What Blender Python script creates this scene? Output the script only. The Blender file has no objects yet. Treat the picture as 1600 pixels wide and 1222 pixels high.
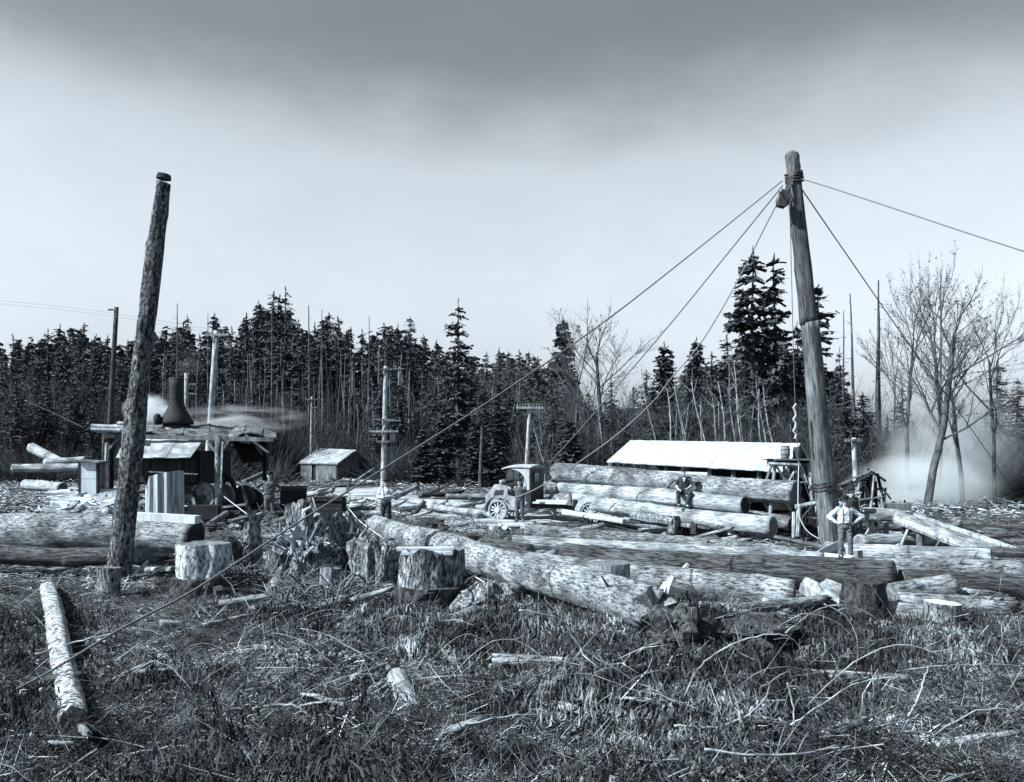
import bpy, bmesh, math, random
import numpy as np
from mathutils import Vector, Matrix, Quaternion
R = math.radians
C = bpy.context.scene.collection
SC = bpy.context.scene

# ---------------------------------------------------------------- camera, sky, sun, exposure
CAM_H, FOC, HOR = 3.0, 1300.0, 703.0
cam_d = bpy.data.cameras.new('camera'); cam = bpy.data.objects.new('camera', cam_d); C.objects.link(cam)
cam.location = (0, 0, CAM_H); cam.rotation_euler = (R(90), 0, 0)
cam_d.sensor_width = 36; cam_d.lens = 36 * FOC / 1600; cam_d.shift_y = (HOR - 611) / 1600
cam_d.clip_start = 0.1; cam_d.clip_end = 5000
SC.camera = cam
SUN_AZ, SUN_EL = R(249), R(42)          # the sun stands behind the camera's left shoulder
sd = Vector((math.sin(SUN_AZ) * math.cos(SUN_EL), math.cos(SUN_AZ) * math.cos(SUN_EL), math.sin(SUN_EL)))
W = bpy.data.worlds.new('World'); SC.world = W; W.use_nodes = True
wt = W.node_tree; wt.nodes.clear()
wo = wt.nodes.new('ShaderNodeOutputWorld'); wb = wt.nodes.new('ShaderNodeBackground')
sky = wt.nodes.new('ShaderNodeTexSky'); sky.sky_type = 'NISHITA'; sky.sun_disc = False
sky.sun_elevation = SUN_EL; sky.sun_rotation = SUN_AZ; sky.dust_density = 2.5; sky.air_density = 1.0
sp = wt.nodes.new('ShaderNodeSeparateColor'); wt.links.new(sky.outputs[0], sp.inputs[0])
# a black-and-white plate: one grey per direction, from the sky's red light, cool toned
def wm(op, *a):
    n = wt.nodes.new('ShaderNodeMath'); n.operation = op
    for i, v in enumerate(a):
        if isinstance(v, (int, float)): n.inputs[i].default_value = v
        else: wt.links.new(v, n.inputs[i])
    return n.outputs[0]
SKY_K, SKY_P = .86, 1.0
base = wm('MINIMUM', wm('MULTIPLY', wm('POWER', sp.outputs[2], SKY_P), SKY_K), 9.0)
# a mottled bank of high cloud that dims the upper sky, its lower edge uneven
tc = wt.nodes.new('ShaderNodeTexCoord'); mp = wt.nodes.new('ShaderNodeMapping'); mp.inputs['Scale'].default_value = (4, 4, 7.5)
wt.links.new(tc.outputs['Generated'], mp.inputs[0])
nz = wt.nodes.new('ShaderNodeTexNoise'); nz.inputs['Scale'].default_value = 1.3; nz.inputs['Detail'].default_value = 5; nz.inputs['Roughness'].default_value = .55
wt.links.new(mp.outputs[0], nz.inputs[0])
sx = wt.nodes.new('ShaderNodeSeparateXYZ'); wt.links.new(tc.outputs['Generated'], sx.inputs[0])
el = wm('ADD', sx.outputs[2], wm('MULTIPLY', wm('SUBTRACT', nz.outputs[0], .5), .13))
mr = wt.nodes.new('ShaderNodeMapRange'); mr.interpolation_type = 'SMOOTHSTEP'; mr.inputs[1].default_value = .30; mr.inputs[2].default_value = .45
mr.inputs[3].default_value = 1.0; mr.inputs[4].default_value = .45
wt.links.new(el, mr.inputs[0])
ml_out = wm('MULTIPLY', base, wm('MULTIPLY', mr.outputs[0], wm('ADD', wm('MULTIPLY', nz.outputs[0], .22), .89)))
cb = wt.nodes.new('ShaderNodeCombineColor')
for i, k in enumerate((.89, 1.0, 1.10)):
    q = wt.nodes.new('ShaderNodeMath'); q.operation = 'MULTIPLY'; q.inputs[1].default_value = k
    wt.links.new(ml_out, q.inputs[0]); wt.links.new(q.outputs[0], cb.inputs[i])
wt.links.new(cb.outputs[0], wb.inputs[0]); wb.inputs[1].default_value = 0.1
wt.links.new(wb.outputs[0], wo.inputs[0])
sl = bpy.data.lights.new('sun', 'SUN'); sl.energy = 5.0; sl.angle = R(.5); sl.color = (1, .99, .97)
so = bpy.data.objects.new('sun', sl); C.objects.link(so); so.rotation_euler = sd.to_track_quat('Z', 'Y').to_euler()
SC.view_settings.view_transform = 'Standard'; SC.view_settings.look = 'None'
SC.view_settings.exposure = 1.2; SC.view_settings.gamma = 1; SC.view_settings.use_curve_mapping = False
SC.cycles.max_bounces = 6; SC.cycles.volume_bounces = 3; SC.cycles.transparent_max_bounces = 12
SC.cycles.volume_step_rate = 2.0

# ---------------------------------------------------------------- numbers
rng = np.random.default_rng(11); random.seed(11)
def P(px, py, Y): return Vector(((px - 800) / FOC * Y, Y, CAM_H - (py - HOR) / FOC * Y))
def gy(py): return CAM_H * FOC / (py - HOR)            # distance of flat ground seen at that row
def hash3(i, j, k):
    n = (i * 374761393 + j * 668265263 + k * 2147483647 // 7 * 3 + 1013904223) & 0xffffffff
    n = ((n ^ (n >> 13)) * 1274126177) & 0xffffffff
    return ((n ^ (n >> 16)) & 0xffff) / 65535.0
def vnoise(x, y, z):
    x = np.asarray(x, float); y = np.asarray(y, float); z = np.asarray(z, float)
    x, y, z = np.broadcast_arrays(x, y, z)
    xi = np.floor(x).astype(np.int64); yi = np.floor(y).astype(np.int64); zi = np.floor(z).astype(np.int64)
    u, v, w = x - xi, y - yi, z - zi
    u = u * u * (3 - 2 * u); v = v * v * (3 - 2 * v); w = w * w * (3 - 2 * w)
    r = 0
    for a in (0, 1):
        for b in (0, 1):
            for c in (0, 1):
                r = r + hash3(xi + a, yi + b, zi + c) * (u if a else 1 - u) * (v if b else 1 - v) * (w if c else 1 - w)
    return r * 2 - 1
def fbm(x, y, z, o=4):
    s, a = 0, 1
    for k in range(o):
        s = s + a * vnoise(np.asarray(x) * 2 ** k + 7.3 * k, np.asarray(y) * 2 ** k, np.asarray(z) * 2 ** k + 3.1 * k); a *= .5
    return s

# ---------------------------------------------------------------- materials (all grey with the plate's cool tone)
TI = (.83, 1.0, 1.13)
def g(v): v *= .78; return (v * TI[0], v * TI[1], v * TI[2], 1)
def nmat(name, lo, hi, scale=4, stretch=(1, 1, 1), bump=.3, detail=6, p0=.35, p1=.65, rough=.9, crack=0, crack_scale=8, patch=0, dist=.3, spec=.25, metal=0, crack_w=.12, bd=.03, prng=(.7, 1.25)):
    m = bpy.data.materials.new(name); m.use_nodes = True; t = m.node_tree; N = t.nodes; L = t.links
    b = N['Principled BSDF']; b.inputs['Roughness'].default_value = rough
    b.inputs['Specular IOR Level'].default_value = spec; b.inputs['Metallic'].default_value = metal
    tc = N.new('ShaderNodeTexCoord'); oi = N.new('ShaderNodeObjectInfo')
    ad = N.new('ShaderNodeVectorMath'); ad.operation = 'ADD'
    sc = N.new('ShaderNodeVectorMath'); sc.operation = 'SCALE'; sc.inputs[0].default_value = (31, 17, 23)
    L.new(oi.outputs['Random'], sc.inputs['Scale']); L.new(tc.outputs['Object'], ad.inputs[0]); L.new(sc.outputs[0], ad.inputs[1])
    mp = N.new('ShaderNodeMapping'); mp.inputs['Scale'].default_value = stretch; L.new(ad.outputs[0], mp.inputs[0])
    nz = N.new('ShaderNodeTexNoise'); nz.inputs['Scale'].default_value = scale; nz.inputs['Detail'].default_value = detail
    nz.inputs['Distortion'].default_value = dist; nz.inputs['Roughness'].default_value = .65; L.new(mp.outputs[0], nz.inputs[0])
    r = N.new('ShaderNodeValToRGB'); r.color_ramp.elements[0].position = p0; r.color_ramp.elements[1].position = p1
    r.color_ramp.elements[0].color = g(lo); r.color_ramp.elements[1].color = g(hi); L.new(nz.outputs[0], r.inputs[0])
    col = r.outputs[0]; hgt = nz.outputs[0]
    if patch:
        n2 = N.new('ShaderNodeTexNoise'); n2.inputs['Scale'].default_value = patch; n2.inputs['Detail'].default_value = 3; L.new(ad.outputs[0], n2.inputs[0])
        r2 = N.new('ShaderNodeMapRange'); r2.inputs[1].default_value = .38; r2.inputs[2].default_value = .62
        r2.inputs[3].default_value = prng[0]; r2.inputs[4].default_value = prng[1]; L.new(n2.outputs[0], r2.inputs[0])
        mm = N.new('ShaderNodeVectorMath'); mm.operation = 'SCALE'; L.new(col, mm.inputs[0]); L.new(r2.outputs[0], mm.inputs['Scale']); col = mm.outputs[0]
    if crack:
        n3 = N.new('ShaderNodeTexNoise'); n3.inputs['Scale'].default_value = crack_scale * .8; n3.inputs['Detail'].default_value = 3; L.new(mp.outputs[0], n3.inputs[0])
        mx = N.new('ShaderNodeVectorMath'); mx.operation = 'MULTIPLY_ADD'; mx.inputs[1].default_value = (.22, .22, .22)
        L.new(n3.outputs['Color'], mx.inputs[0]); L.new(mp.outputs[0], mx.inputs[2])
        v = N.new('ShaderNodeTexVoronoi'); v.feature = 'DISTANCE_TO_EDGE'; v.inputs['Scale'].default_value = crack_scale; L.new(mx.outputs[0], v.inputs[0])
        r3 = N.new('ShaderNodeMapRange'); r3.inputs[1].default_value = 0; r3.inputs[2].default_value = crack_w
        r3.inputs[3].default_value = 1 - crack; r3.inputs[4].default_value = 1
        mk = N.new('ShaderNodeMapRange'); mk.inputs[1].default_value = .4; mk.inputs[2].default_value = .75; mk.inputs[3].default_value = 0; mk.inputs[4].default_value = crack_w * 1.6; L.new(nz.outputs[0], mk.inputs[0])
        av = N.new('ShaderNodeMath'); av.operation = 'ADD'; L.new(v.outputs[0], av.inputs[0]); L.new(mk.outputs[0], av.inputs[1]); L.new(av.outputs[0], r3.inputs[0])
        mm = N.new('ShaderNodeVectorMath'); mm.operation = 'SCALE'; L.new(col, mm.inputs[0]); L.new(r3.outputs[0], mm.inputs['Scale']); col = mm.outputs[0]
        ma = N.new('ShaderNodeMath'); ma.operation = 'MULTIPLY_ADD'; ma.inputs[1].default_value = .45
        L.new(nz.outputs[0], ma.inputs[0]); L.new(r3.outputs[0], ma.inputs[2]); hgt = ma.outputs[0]
    L.new(col, b.inputs['Base Color'])
    if bump:
        bp = N.new('ShaderNodeBump'); bp.inputs['Strength'].default_value = bump; bp.inputs['Distance'].default_value = bd
        L.new(hgt, bp.inputs['Height']); L.new(bp.outputs[0], b.inputs['Normal'])
    return m
M = {}
M['bark'] = nmat('log_bark', .07, .42, 22, (1, 1, .26), .9, detail=8, crack=.88, crack_scale=14, patch=1.4, crack_w=.13, bd=.03, p0=.28, p1=.72, prng=(.45, 1.4))
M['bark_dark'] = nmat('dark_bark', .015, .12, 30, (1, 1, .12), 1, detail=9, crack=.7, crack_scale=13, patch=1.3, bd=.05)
M['bark_rough'] = nmat('rough_pole_bark', .03, .26, 16, (1, 1, .5), 1, detail=8, crack=.8, crack_scale=14, patch=3, crack_w=.25, bd=.06, p0=.4, p1=.64)
M['peeled'] = nmat('peeled_wood', .12, .52, 26, (1, 1, .12), 1, detail=10, patch=1.3, crack=.65, crack_scale=12, crack_w=.1, bd=.02, p0=.3, p1=.7, prng=(.5, 1.35))
M['spar'] = nmat('spar_wood', .04, .22, 16, (1, 1, .10), .7, detail=9, patch=.8, crack=.55, crack_scale=6, crack_w=.07, bd=.03, p0=.33, p1=.66)
M['scaly'] = nmat('scaly_pale_bark', .03, .7, 10, (1, 1, 1.6), 1, detail=9, crack=.85, crack_scale=7, crack_w=.2, bd=.06, p0=.36, p1=.56)
M['spar_mid'] = nmat('spar_upper_wood', .025, .13, 16, (1, 1, .10), .7, detail=9, patch=.8, crack=.55, crack_scale=6, crack_w=.07, bd=.03)
M['rope_dark'] = nmat('used_rope', .16, .3, 30, (1, 1, 1), 0)
M['spar_dark'] = nmat('spar_top_wood', .05, .16, 6, (1, 1, .1), .5, patch=1.2)
M['cut'] = nmat('sawn_end', .08, .24, 8, (1, 1, 1), .25, detail=5, crack=.3, crack_scale=3)
M['cut_light'] = nmat('fresh_cut_wood', .4, .68, 8, (1, 1, .2), .25, detail=5)
M['split'] = nmat('split_wood', .2, .62, 7, (1, 1, .06), .6, detail=6, crack=.5, crack_scale=5, crack_w=.1)
M['stump'] = nmat('stump_bark', .012, .42, 20, (1, 1, .35), 1, detail=9, crack=.6, crack_scale=15, patch=3, bd=.06, p0=.38, p1=.64)
M['stump_dark'] = nmat('dark_stump_bark', .012, .09, 11, (1, 1, .35), 1, detail=9, crack=.6, crack_scale=15, patch=3, bd=.06)
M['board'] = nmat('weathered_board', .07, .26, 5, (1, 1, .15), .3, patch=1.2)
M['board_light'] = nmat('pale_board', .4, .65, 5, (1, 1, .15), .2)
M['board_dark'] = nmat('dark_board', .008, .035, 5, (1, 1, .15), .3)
M['iron'] = nmat('dark_iron', .015, .06, 12, (1, 1, 1), .15, rough=.6, spec=.5)
M['iron_grey'] = nmat('worn_iron', .012, .045, 9, (1, 1, 1), .15, rough=.75, spec=.15)
M['drum_iron'] = nmat('rubbed_drum_iron', .1, .3, 9, (1, 1, 1), .2, rough=.6, spec=.3)
M['tin'] = nmat('weathered_tin', .2, .5, 3, (1, 1, 1), .2, rough=.6, patch=1.5)
M['old_roof'] = nmat('sooty_roof_board', .03, .2, 5, (1, 1, 1), .3, patch=2, prng=(.4, 1.6))
M['hewn'] = nmat('hewn_pale_wood', .12, .66, 14, (1, 1, .5), 1, detail=9, bd=.06, crack=.5, crack_scale=9, patch=3, p0=.36, p1=.58)
M['roof_white'] = nmat('whitish_roof', .4, .62, 3, (.3, 1, 1), .15, patch=1.2, prng=(.75, 1.15))
M['shake'] = nmat('shake_roof', .18, .45, 6, (1, 1, 1), .4, patch=1)
M['cable'] = nmat('wire_rope', .10, .16, 30, (1, 1, 1), 0, rough=.6)
M['rope'] = nmat('pale_rope', .4, .6, 30, (1, 1, 1), 0)
M['pole_white'] = nmat('bleached_pole', .12, .55, 18, (1, 1, .12), .25, patch=2)
M['trunk'] = nmat('conifer_trunk', .02, .12, 5, (1, 1, .3), .4, patch=.4)
M['trunk_pale'] = nmat('pale_trunk', .08, .34, 6, (1, 1, .5), .4, patch=.6)
M['needle'] = nmat('conifer_needles', .036, .10, 1.5, (1, 1, 1), 0, detail=3)
M['needle_far'] = nmat('far_needles', .04, .09, 1.5, (1, 1, 1), 0, detail=3)
M['twig'] = nmat('grey_twigs', .045, .11, .5, (1, 1, 1), 0, detail=3)
M['twig_dark'] = nmat('dark_twigs', .03, .085, .4, (1, 1, 1), 0, detail=3)
M['bud'] = nmat('young_alder_leaf', .05, .12, 2, (1, 1, 1), 0)
M['stick'] = nmat('dry_sticks', .04, .5, 2.5, (1, 1, 1), 0, detail=5, p0=.42, p1=.62, patch=.9, prng=(.22, 1.9))
M['branch'] = nmat('pale_branch', .14, .42, 6, (1, 1, 1), .2, patch=3)
M['branch_dark'] = nmat('brown_branch', .06, .2, 6, (1, 1, 1), .2, patch=3)
M['fern'] = nmat('dead_fern', .01, .33, 3.0, (1, 1, 1), 0, detail=6, p0=.4, p1=.66, patch=.9, prng=(.22, 1.9))
M['leafy'] = nmat('weed_leaf', .03, .22, 5, (1, 1, 1), 0, detail=3, rough=.5)
M['fern_mid'] = nmat('matted_fern', .008, .13, 3.0, (1, 1, 1), 0, detail=6, p0=.4, p1=.66, patch=.9, prng=(.22, 1.9))
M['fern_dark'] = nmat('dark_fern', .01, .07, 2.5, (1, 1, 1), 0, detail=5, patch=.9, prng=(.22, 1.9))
M['ground'] = nmat('dirt', .006, .12, 2.6, (1, 1, 1), .8, detail=12, p0=.42, p1=.66, patch=.5, bd=.08, prng=(.3, 1.8))
M['road'] = nmat('skid_road_dirt', .12, .5, 1.5, (.35, 1.6, 1), .5, detail=12, p0=.38, p1=.6, patch=.4, bd=.05)
M['skin'] = nmat('skin', .42, .5, 10, (1, 1, 1), .05, rough=.6)
M['shirt'] = nmat('white_shirt_cloth', .5, .7, 9, (1, 1, 1), .3)
M['dark_cloth'] = nmat('dark_cloth', .02, .06, 12, (1, 1, 1), .25)
M['denim'] = nmat('denim', .09, .17, 9, (1, 1, 1), .4)
M['mid_cloth'] = nmat('grey_cloth', .06, .13, 14, (1, 1, 1), .3)
M['felt'] = nmat('hat_felt', .01, .03, 20, (1, 1, 1), .1)
M['hair'] = nmat('hair', .01, .03, 40, (1, 1, 1), .1)
M['leather'] = nmat('boot_leather', .03, .09, 20, (1, 1, 1), .1, rough=.6)
M['truck'] = nmat('dusty_truck_paint', .22, .4, 4, (1, 1, 1), .08, patch=3, rough=.55, spec=.4)
M['truck_dark'] = nmat('dark_truck_paint', .012, .03, 5, (1, 1, 1), .06, rough=.5, spec=.4)
M['truck_pale'] = nmat('pale_truck_paint', .36, .5, 5, (1, 1, 1), .06, rough=.55)
M['glass'] = nmat('dusty_glass', .2, .45, 12, (1, 1, 1), 0, rough=.15, spec=.6)
M['tyre'] = nmat('solid_rubber', .28, .42, 9, (1, 1, 1), .1)

# ---------------------------------------------------------------- mesh helpers
class MB:
    def __init__(s): s.v = []; s.f = []; s.m = []; s.n = 0
    def add(s, verts, faces, mi=0):
        b = s.n; s.v.extend([tuple(v) for v in verts]); s.n += len(verts)
        s.f.extend([tuple(i + b for i in f) for f in faces]); s.m.extend([mi] * len(faces)); return s
    def box(s, c, d, rot=None, mi=0):
        c = Vector(c); vs = []
        for z in (-.5, .5):
            for x, y in ((-.5, -.5), (.5, -.5), (.5, .5), (-.5, .5)):
                v = Vector((x * d[0], y * d[1], z * d[2]))
                if rot is not None: v = rot @ v
                vs.append(c + v)
        return s.add(vs, [(3, 2, 1, 0), (4, 5, 6, 7), (0, 1, 5, 4), (1, 2, 6, 5), (2, 3, 7, 6), (3, 0, 4, 7)], mi)
    def beam(s, a, b, w, h=None, mi=0, roll=0):      # squared timber from a to b
        a = Vector(a); b = Vector(b); d = b - a
        q = d.to_track_quat('Z', 'Y') @ Quaternion((0, 0, 1), roll)
        return s.box((a + b) / 2, (w, h or w, d.length), q.to_matrix(), mi)
    def tube(s, pts, rad, n=8, mi=0, caps=True, wob=0):
        pts = [Vector(p) for p in pts]; k = len(pts)
        rad = [rad] * k if isinstance(rad, (int, float)) else rad
        vs = []; fs = []; prev = None
        for i, p in enumerate(pts):
            t = (pts[min(i + 1, k - 1)] - pts[max(i - 1, 0)])
            t = t.normalized() if t.length > 1e-9 else Vector((0, 0, 1))
            if prev is None: u = t.orthogonal().normalized()
            else:
                u = prev - t * prev.dot(t); u = u.normalized() if u.length > 1e-6 else t.orthogonal().normalized()
            prev = u; w = t.cross(u)
            for j in range(n):
                a = 2 * math.pi * j / n; rr = rad[i] * (1 + (random.uniform(-wob, wob) if wob else 0))
                vs.append(p + (u * math.cos(a) + w * math.sin(a)) * rr)
        for i in range(k - 1):
            for j in range(n):
                j2 = (j + 1) % n; fs.append((i * n + j, i * n + j2, (i + 1) * n + j2, (i + 1) * n + j))
        if caps: fs.append(tuple(range(n - 1, -1, -1))); fs.append(tuple((k - 1) * n + j for j in range(n)))
        return s.add(vs, fs, mi)
    def lathe(s, prof, n=24, mi=0, mat=None, c=(0, 0, 0)):  # prof: (r, z)
        vs = []; fs = []; c = Vector(c)
        for r, z in prof:
            for j in range(n):
                a = 2 * math.pi * j / n; v = Vector((r * math.cos(a), r * math.sin(a), z))
                if mat is not None: v = mat @ v
                vs.append(c + v)
        for i in range(len(prof) - 1):
            for j in range(n):
                j2 = (j + 1) % n; fs.append((i * n + j, i * n + j2, (i + 1) * n + j2, (i + 1) * n + j))
        if math.hypot(prof[0][0] - prof[-1][0], prof[0][1] - prof[-1][1]) > .003: fs.append(tuple(range(n - 1, -1, -1))); k = len(prof) - 1; fs.append(tuple(k * n + j for j in range(n)))
        return s.add(vs, fs, mi)
    def prism(s, poly, y0, y1, mi=0):                # poly in x,z extruded along y
        n = len(poly); vs = [(x, y0, z) for x, z in poly] + [(x, y1, z) for x, z in poly]
        fs = [tuple(range(n)), tuple(range(2 * n - 1, n - 1, -1))] + [(j, (j + 1) % n, n + (j + 1) % n, n + j)[::-1] for j in range(n)]
        return s.add(vs, fs, mi)
    def build(s, name, mats, parent=None, smooth=False, loc=None, origin=None):
        me = bpy.data.meshes.new(name)
        v = s.v
        if origin is not None: v = [(x - origin[0], y - origin[1], z - origin[2]) for x, y, z in v]
        me.from_pydata(v, [], s.f)
        if not isinstance(mats, (list, tuple)): mats = [mats]
        for m in mats: me.materials.append(m)
        if len(mats) > 1: me.polygons.foreach_set('material_index', s.m)
        if smooth: me.polygons.foreach_set('use_smooth', [True] * len(me.polygons))
        me.update()
        o = bpy.data.objects.new(name, me); C.objects.link(o)
        if origin is not None: o.location = origin
        if loc is not None: o.location = loc
        if parent is not None: o.parent = parent
        return o
def bigmesh(name, V, F, mats, mi=None, smooth=False, parent=None):   # numpy arrays, quads or tris
    me = bpy.data.meshes.new(name); k = F.shape[1]
    me.vertices.add(len(V)); me.vertices.foreach_set('co', np.ascontiguousarray(V, np.float32).ravel())
    me.loops.add(F.size); me.loops.foreach_set('vertex_index', np.ascontiguousarray(F, np.int32).ravel())
    me.polygons.add(len(F)); me.polygons.foreach_set('loop_start', np.arange(0, F.size, k, dtype=np.int32))
    if not isinstance(mats, (list, tuple)): mats = [mats]
    for m in mats: me.materials.append(m)
    if mi is not None: me.polygons.foreach_set('material_index', np.asarray(mi, np.int32))
    if smooth: me.polygons.foreach_set('use_smooth', np.ones(len(F), bool))
    me.update(calc_edges=True); me.validate()
    o = bpy.data.objects.new(name, me); C.objects.link(o)
    if parent is not None: o.parent = parent
    return o
def tag(o, label=None, cat=None, group=None, kind=None):
    if label: o['label'] = label
    if cat: o['category'] = cat
    if group: o['group'] = group
    if kind: o['kind'] = kind
    return o
def thing(name, label, cat, loc=(0, 0, 0), rz=0, group=None):
    o = bpy.data.objects.new(name, None); C.objects.link(o); o.empty_display_size = .3
    o.location = loc; o.rotation_euler = (0, 0, rz); return tag(o, label, cat, group)
KIDS = {}
def copy_thing(o, loc, rz=0, scale=1, label=None, group=None, tilt=(0, 0)):
    def cp(a, par):
        c = a.copy(); C.objects.link(c)
        if par is not None: c.parent = par
        for ch in KIDS.get(a.name, None) or [k for k in a.children]: cp(ch, c)
        return c
    c = cp(o, None); c.location = loc; c.rotation_euler = (tilt[0], tilt[1], rz)
    c.scale = (scale,) * 3 if isinstance(scale, (int, float)) else scale
    if label: c['label'] = label
    if group: c['group'] = group
    return c
# ---------------------------------------------------------------- ground
def sm(t): t = np.clip(t, 0, 1); return t * t * (3 - 2 * t)
def ground_h(x, y):
    x = np.asarray(x, float); y = np.asarray(y, float)
    near = sm((60 - y) / 40)
    h = .16 * fbm(x * .35, y * .35, 0, 3) * (.35 + .65 * near) + .05 * fbm(x * 1.7, y * 1.7, 4, 3) * near
    h = h + .42 * np.exp(-(((x + 10.5) / 5.5) ** 2 + ((y - 32) / 6) ** 2))
    h = h * (1 - .75 * sm((y - 70) / 30))
    nf = sm((15.5 - y) / 3)
    h = h + nf * (.13 * fbm(x * 1.1, y * 1.1, 14, 3) + .03)
    for (a, c) in HEAPS: h = h + .24 * np.exp(-((x - a) ** 2 / .7 + (y - c) ** 2 / .35))
    return h
HEAPS = [((p - 800) / FOC * CAM_H * FOC / (q - HOR), CAM_H * FOC / (q - HOR)) for p, q in ((620, 1000), (850, 1010), (1060, 1010), (1290, 1010), (1450, 1015), (480, 1075), (930, 1120), (1180, 1165), (1400, 1130), (560, 1185), (250, 1165), (330, 1010), (760, 1110), (1080, 1100), (1560, 1090))]
def gh(x, y): return float(ground_h(x, y))
def onG(px, py, lift=0):                                # a point of the ground seen at that pixel
    Y = gy(py)
    for _ in range(4):
        x = (px - 800) / FOC * Y; h = gh(x, Y); Y = (CAM_H - h) * FOC / (py - HOR)
    x = (px - 800) / FOC * Y; return Vector((x, Y, gh(x, Y) + lift))
u = np.linspace(-1, 1, 420); v = np.linspace(0, 1, 520)
gx = 14 * u + 1500 * np.sign(u) * np.abs(u) ** 5 + 26 * u ** 3
gyy = -20 + 78 * v + 25 * v ** 3 + 2600 * v ** 9
X, Yv = np.meshgrid(gx, gyy); Z = ground_h(X, Yv)
nx = len(gx); ny = len(gyy); idx = np.arange(nx * ny).reshape(ny, nx)
F = np.stack([idx[:-1, :-1], idx[:-1, 1:], idx[1:, 1:], idx[1:, :-1]], -1).reshape(-1, 4)
tag(bigmesh('ground', np.stack([X, Yv, Z], -1).reshape(-1, 3), F, M['ground'], smooth=True), 'churned dirt of the logged clearing', None, None, 'structure')
# the pale skid road crossing the clearing
cl = [(-13, 66), (-11, 60), (-8.5, 54), (-6, 48), (-4, 43), (-2, 39), (-.4, 35.5), (.6, 32.5)]
cx = np.interp(np.linspace(0, 1, 160), np.linspace(0, 1, len(cl)), [c[0] for c in cl]); cy = np.interp(np.linspace(0, 1, 160), np.linspace(0, 1, len(cl)), [c[1] for c in cl])
k = np.ones(13) / 13; cx = np.convolve(np.pad(cx, 6, 'edge'), k, 'valid'); cy = np.convolve(np.pad(cy, 6, 'edge'), k, 'valid')
tx, ty = np.gradient(cx), np.gradient(cy); tl = np.hypot(tx, ty); px_, py_ = -ty / tl, tx / tl
ww = np.linspace(-1, 1, 41); hw = 3.6 + .8 * fbm(np.arange(160) * .12, 0, 0, 2)
RX = cx[:, None] + px_[:, None] * ww * hw[:, None]; RY = cy[:, None] + py_[:, None] * ww * hw[:, None]
edge = np.clip((1 - np.abs(ww)) * 4, 0, 1)
RZ = ground_h(RX, RY) + .03 * edge[None] - .03 * (1 - edge[None]) + .02 * fbm(RX * 1.5, RY * 1.5, 2, 3)
ii = np.arange(160 * 41).reshape(160, 41); F = np.stack([ii[:-1, :-1], ii[:-1, 1:], ii[1:, 1:], ii[1:, :-1]], -1).reshape(-1, 4)[:, ::-1]
tag(bigmesh('road', np.stack([RX, RY, RZ], -1).reshape(-1, 3), F, M['road'], smooth=True), 'pale worn skid road between the logs', None, None, 'structure')

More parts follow.
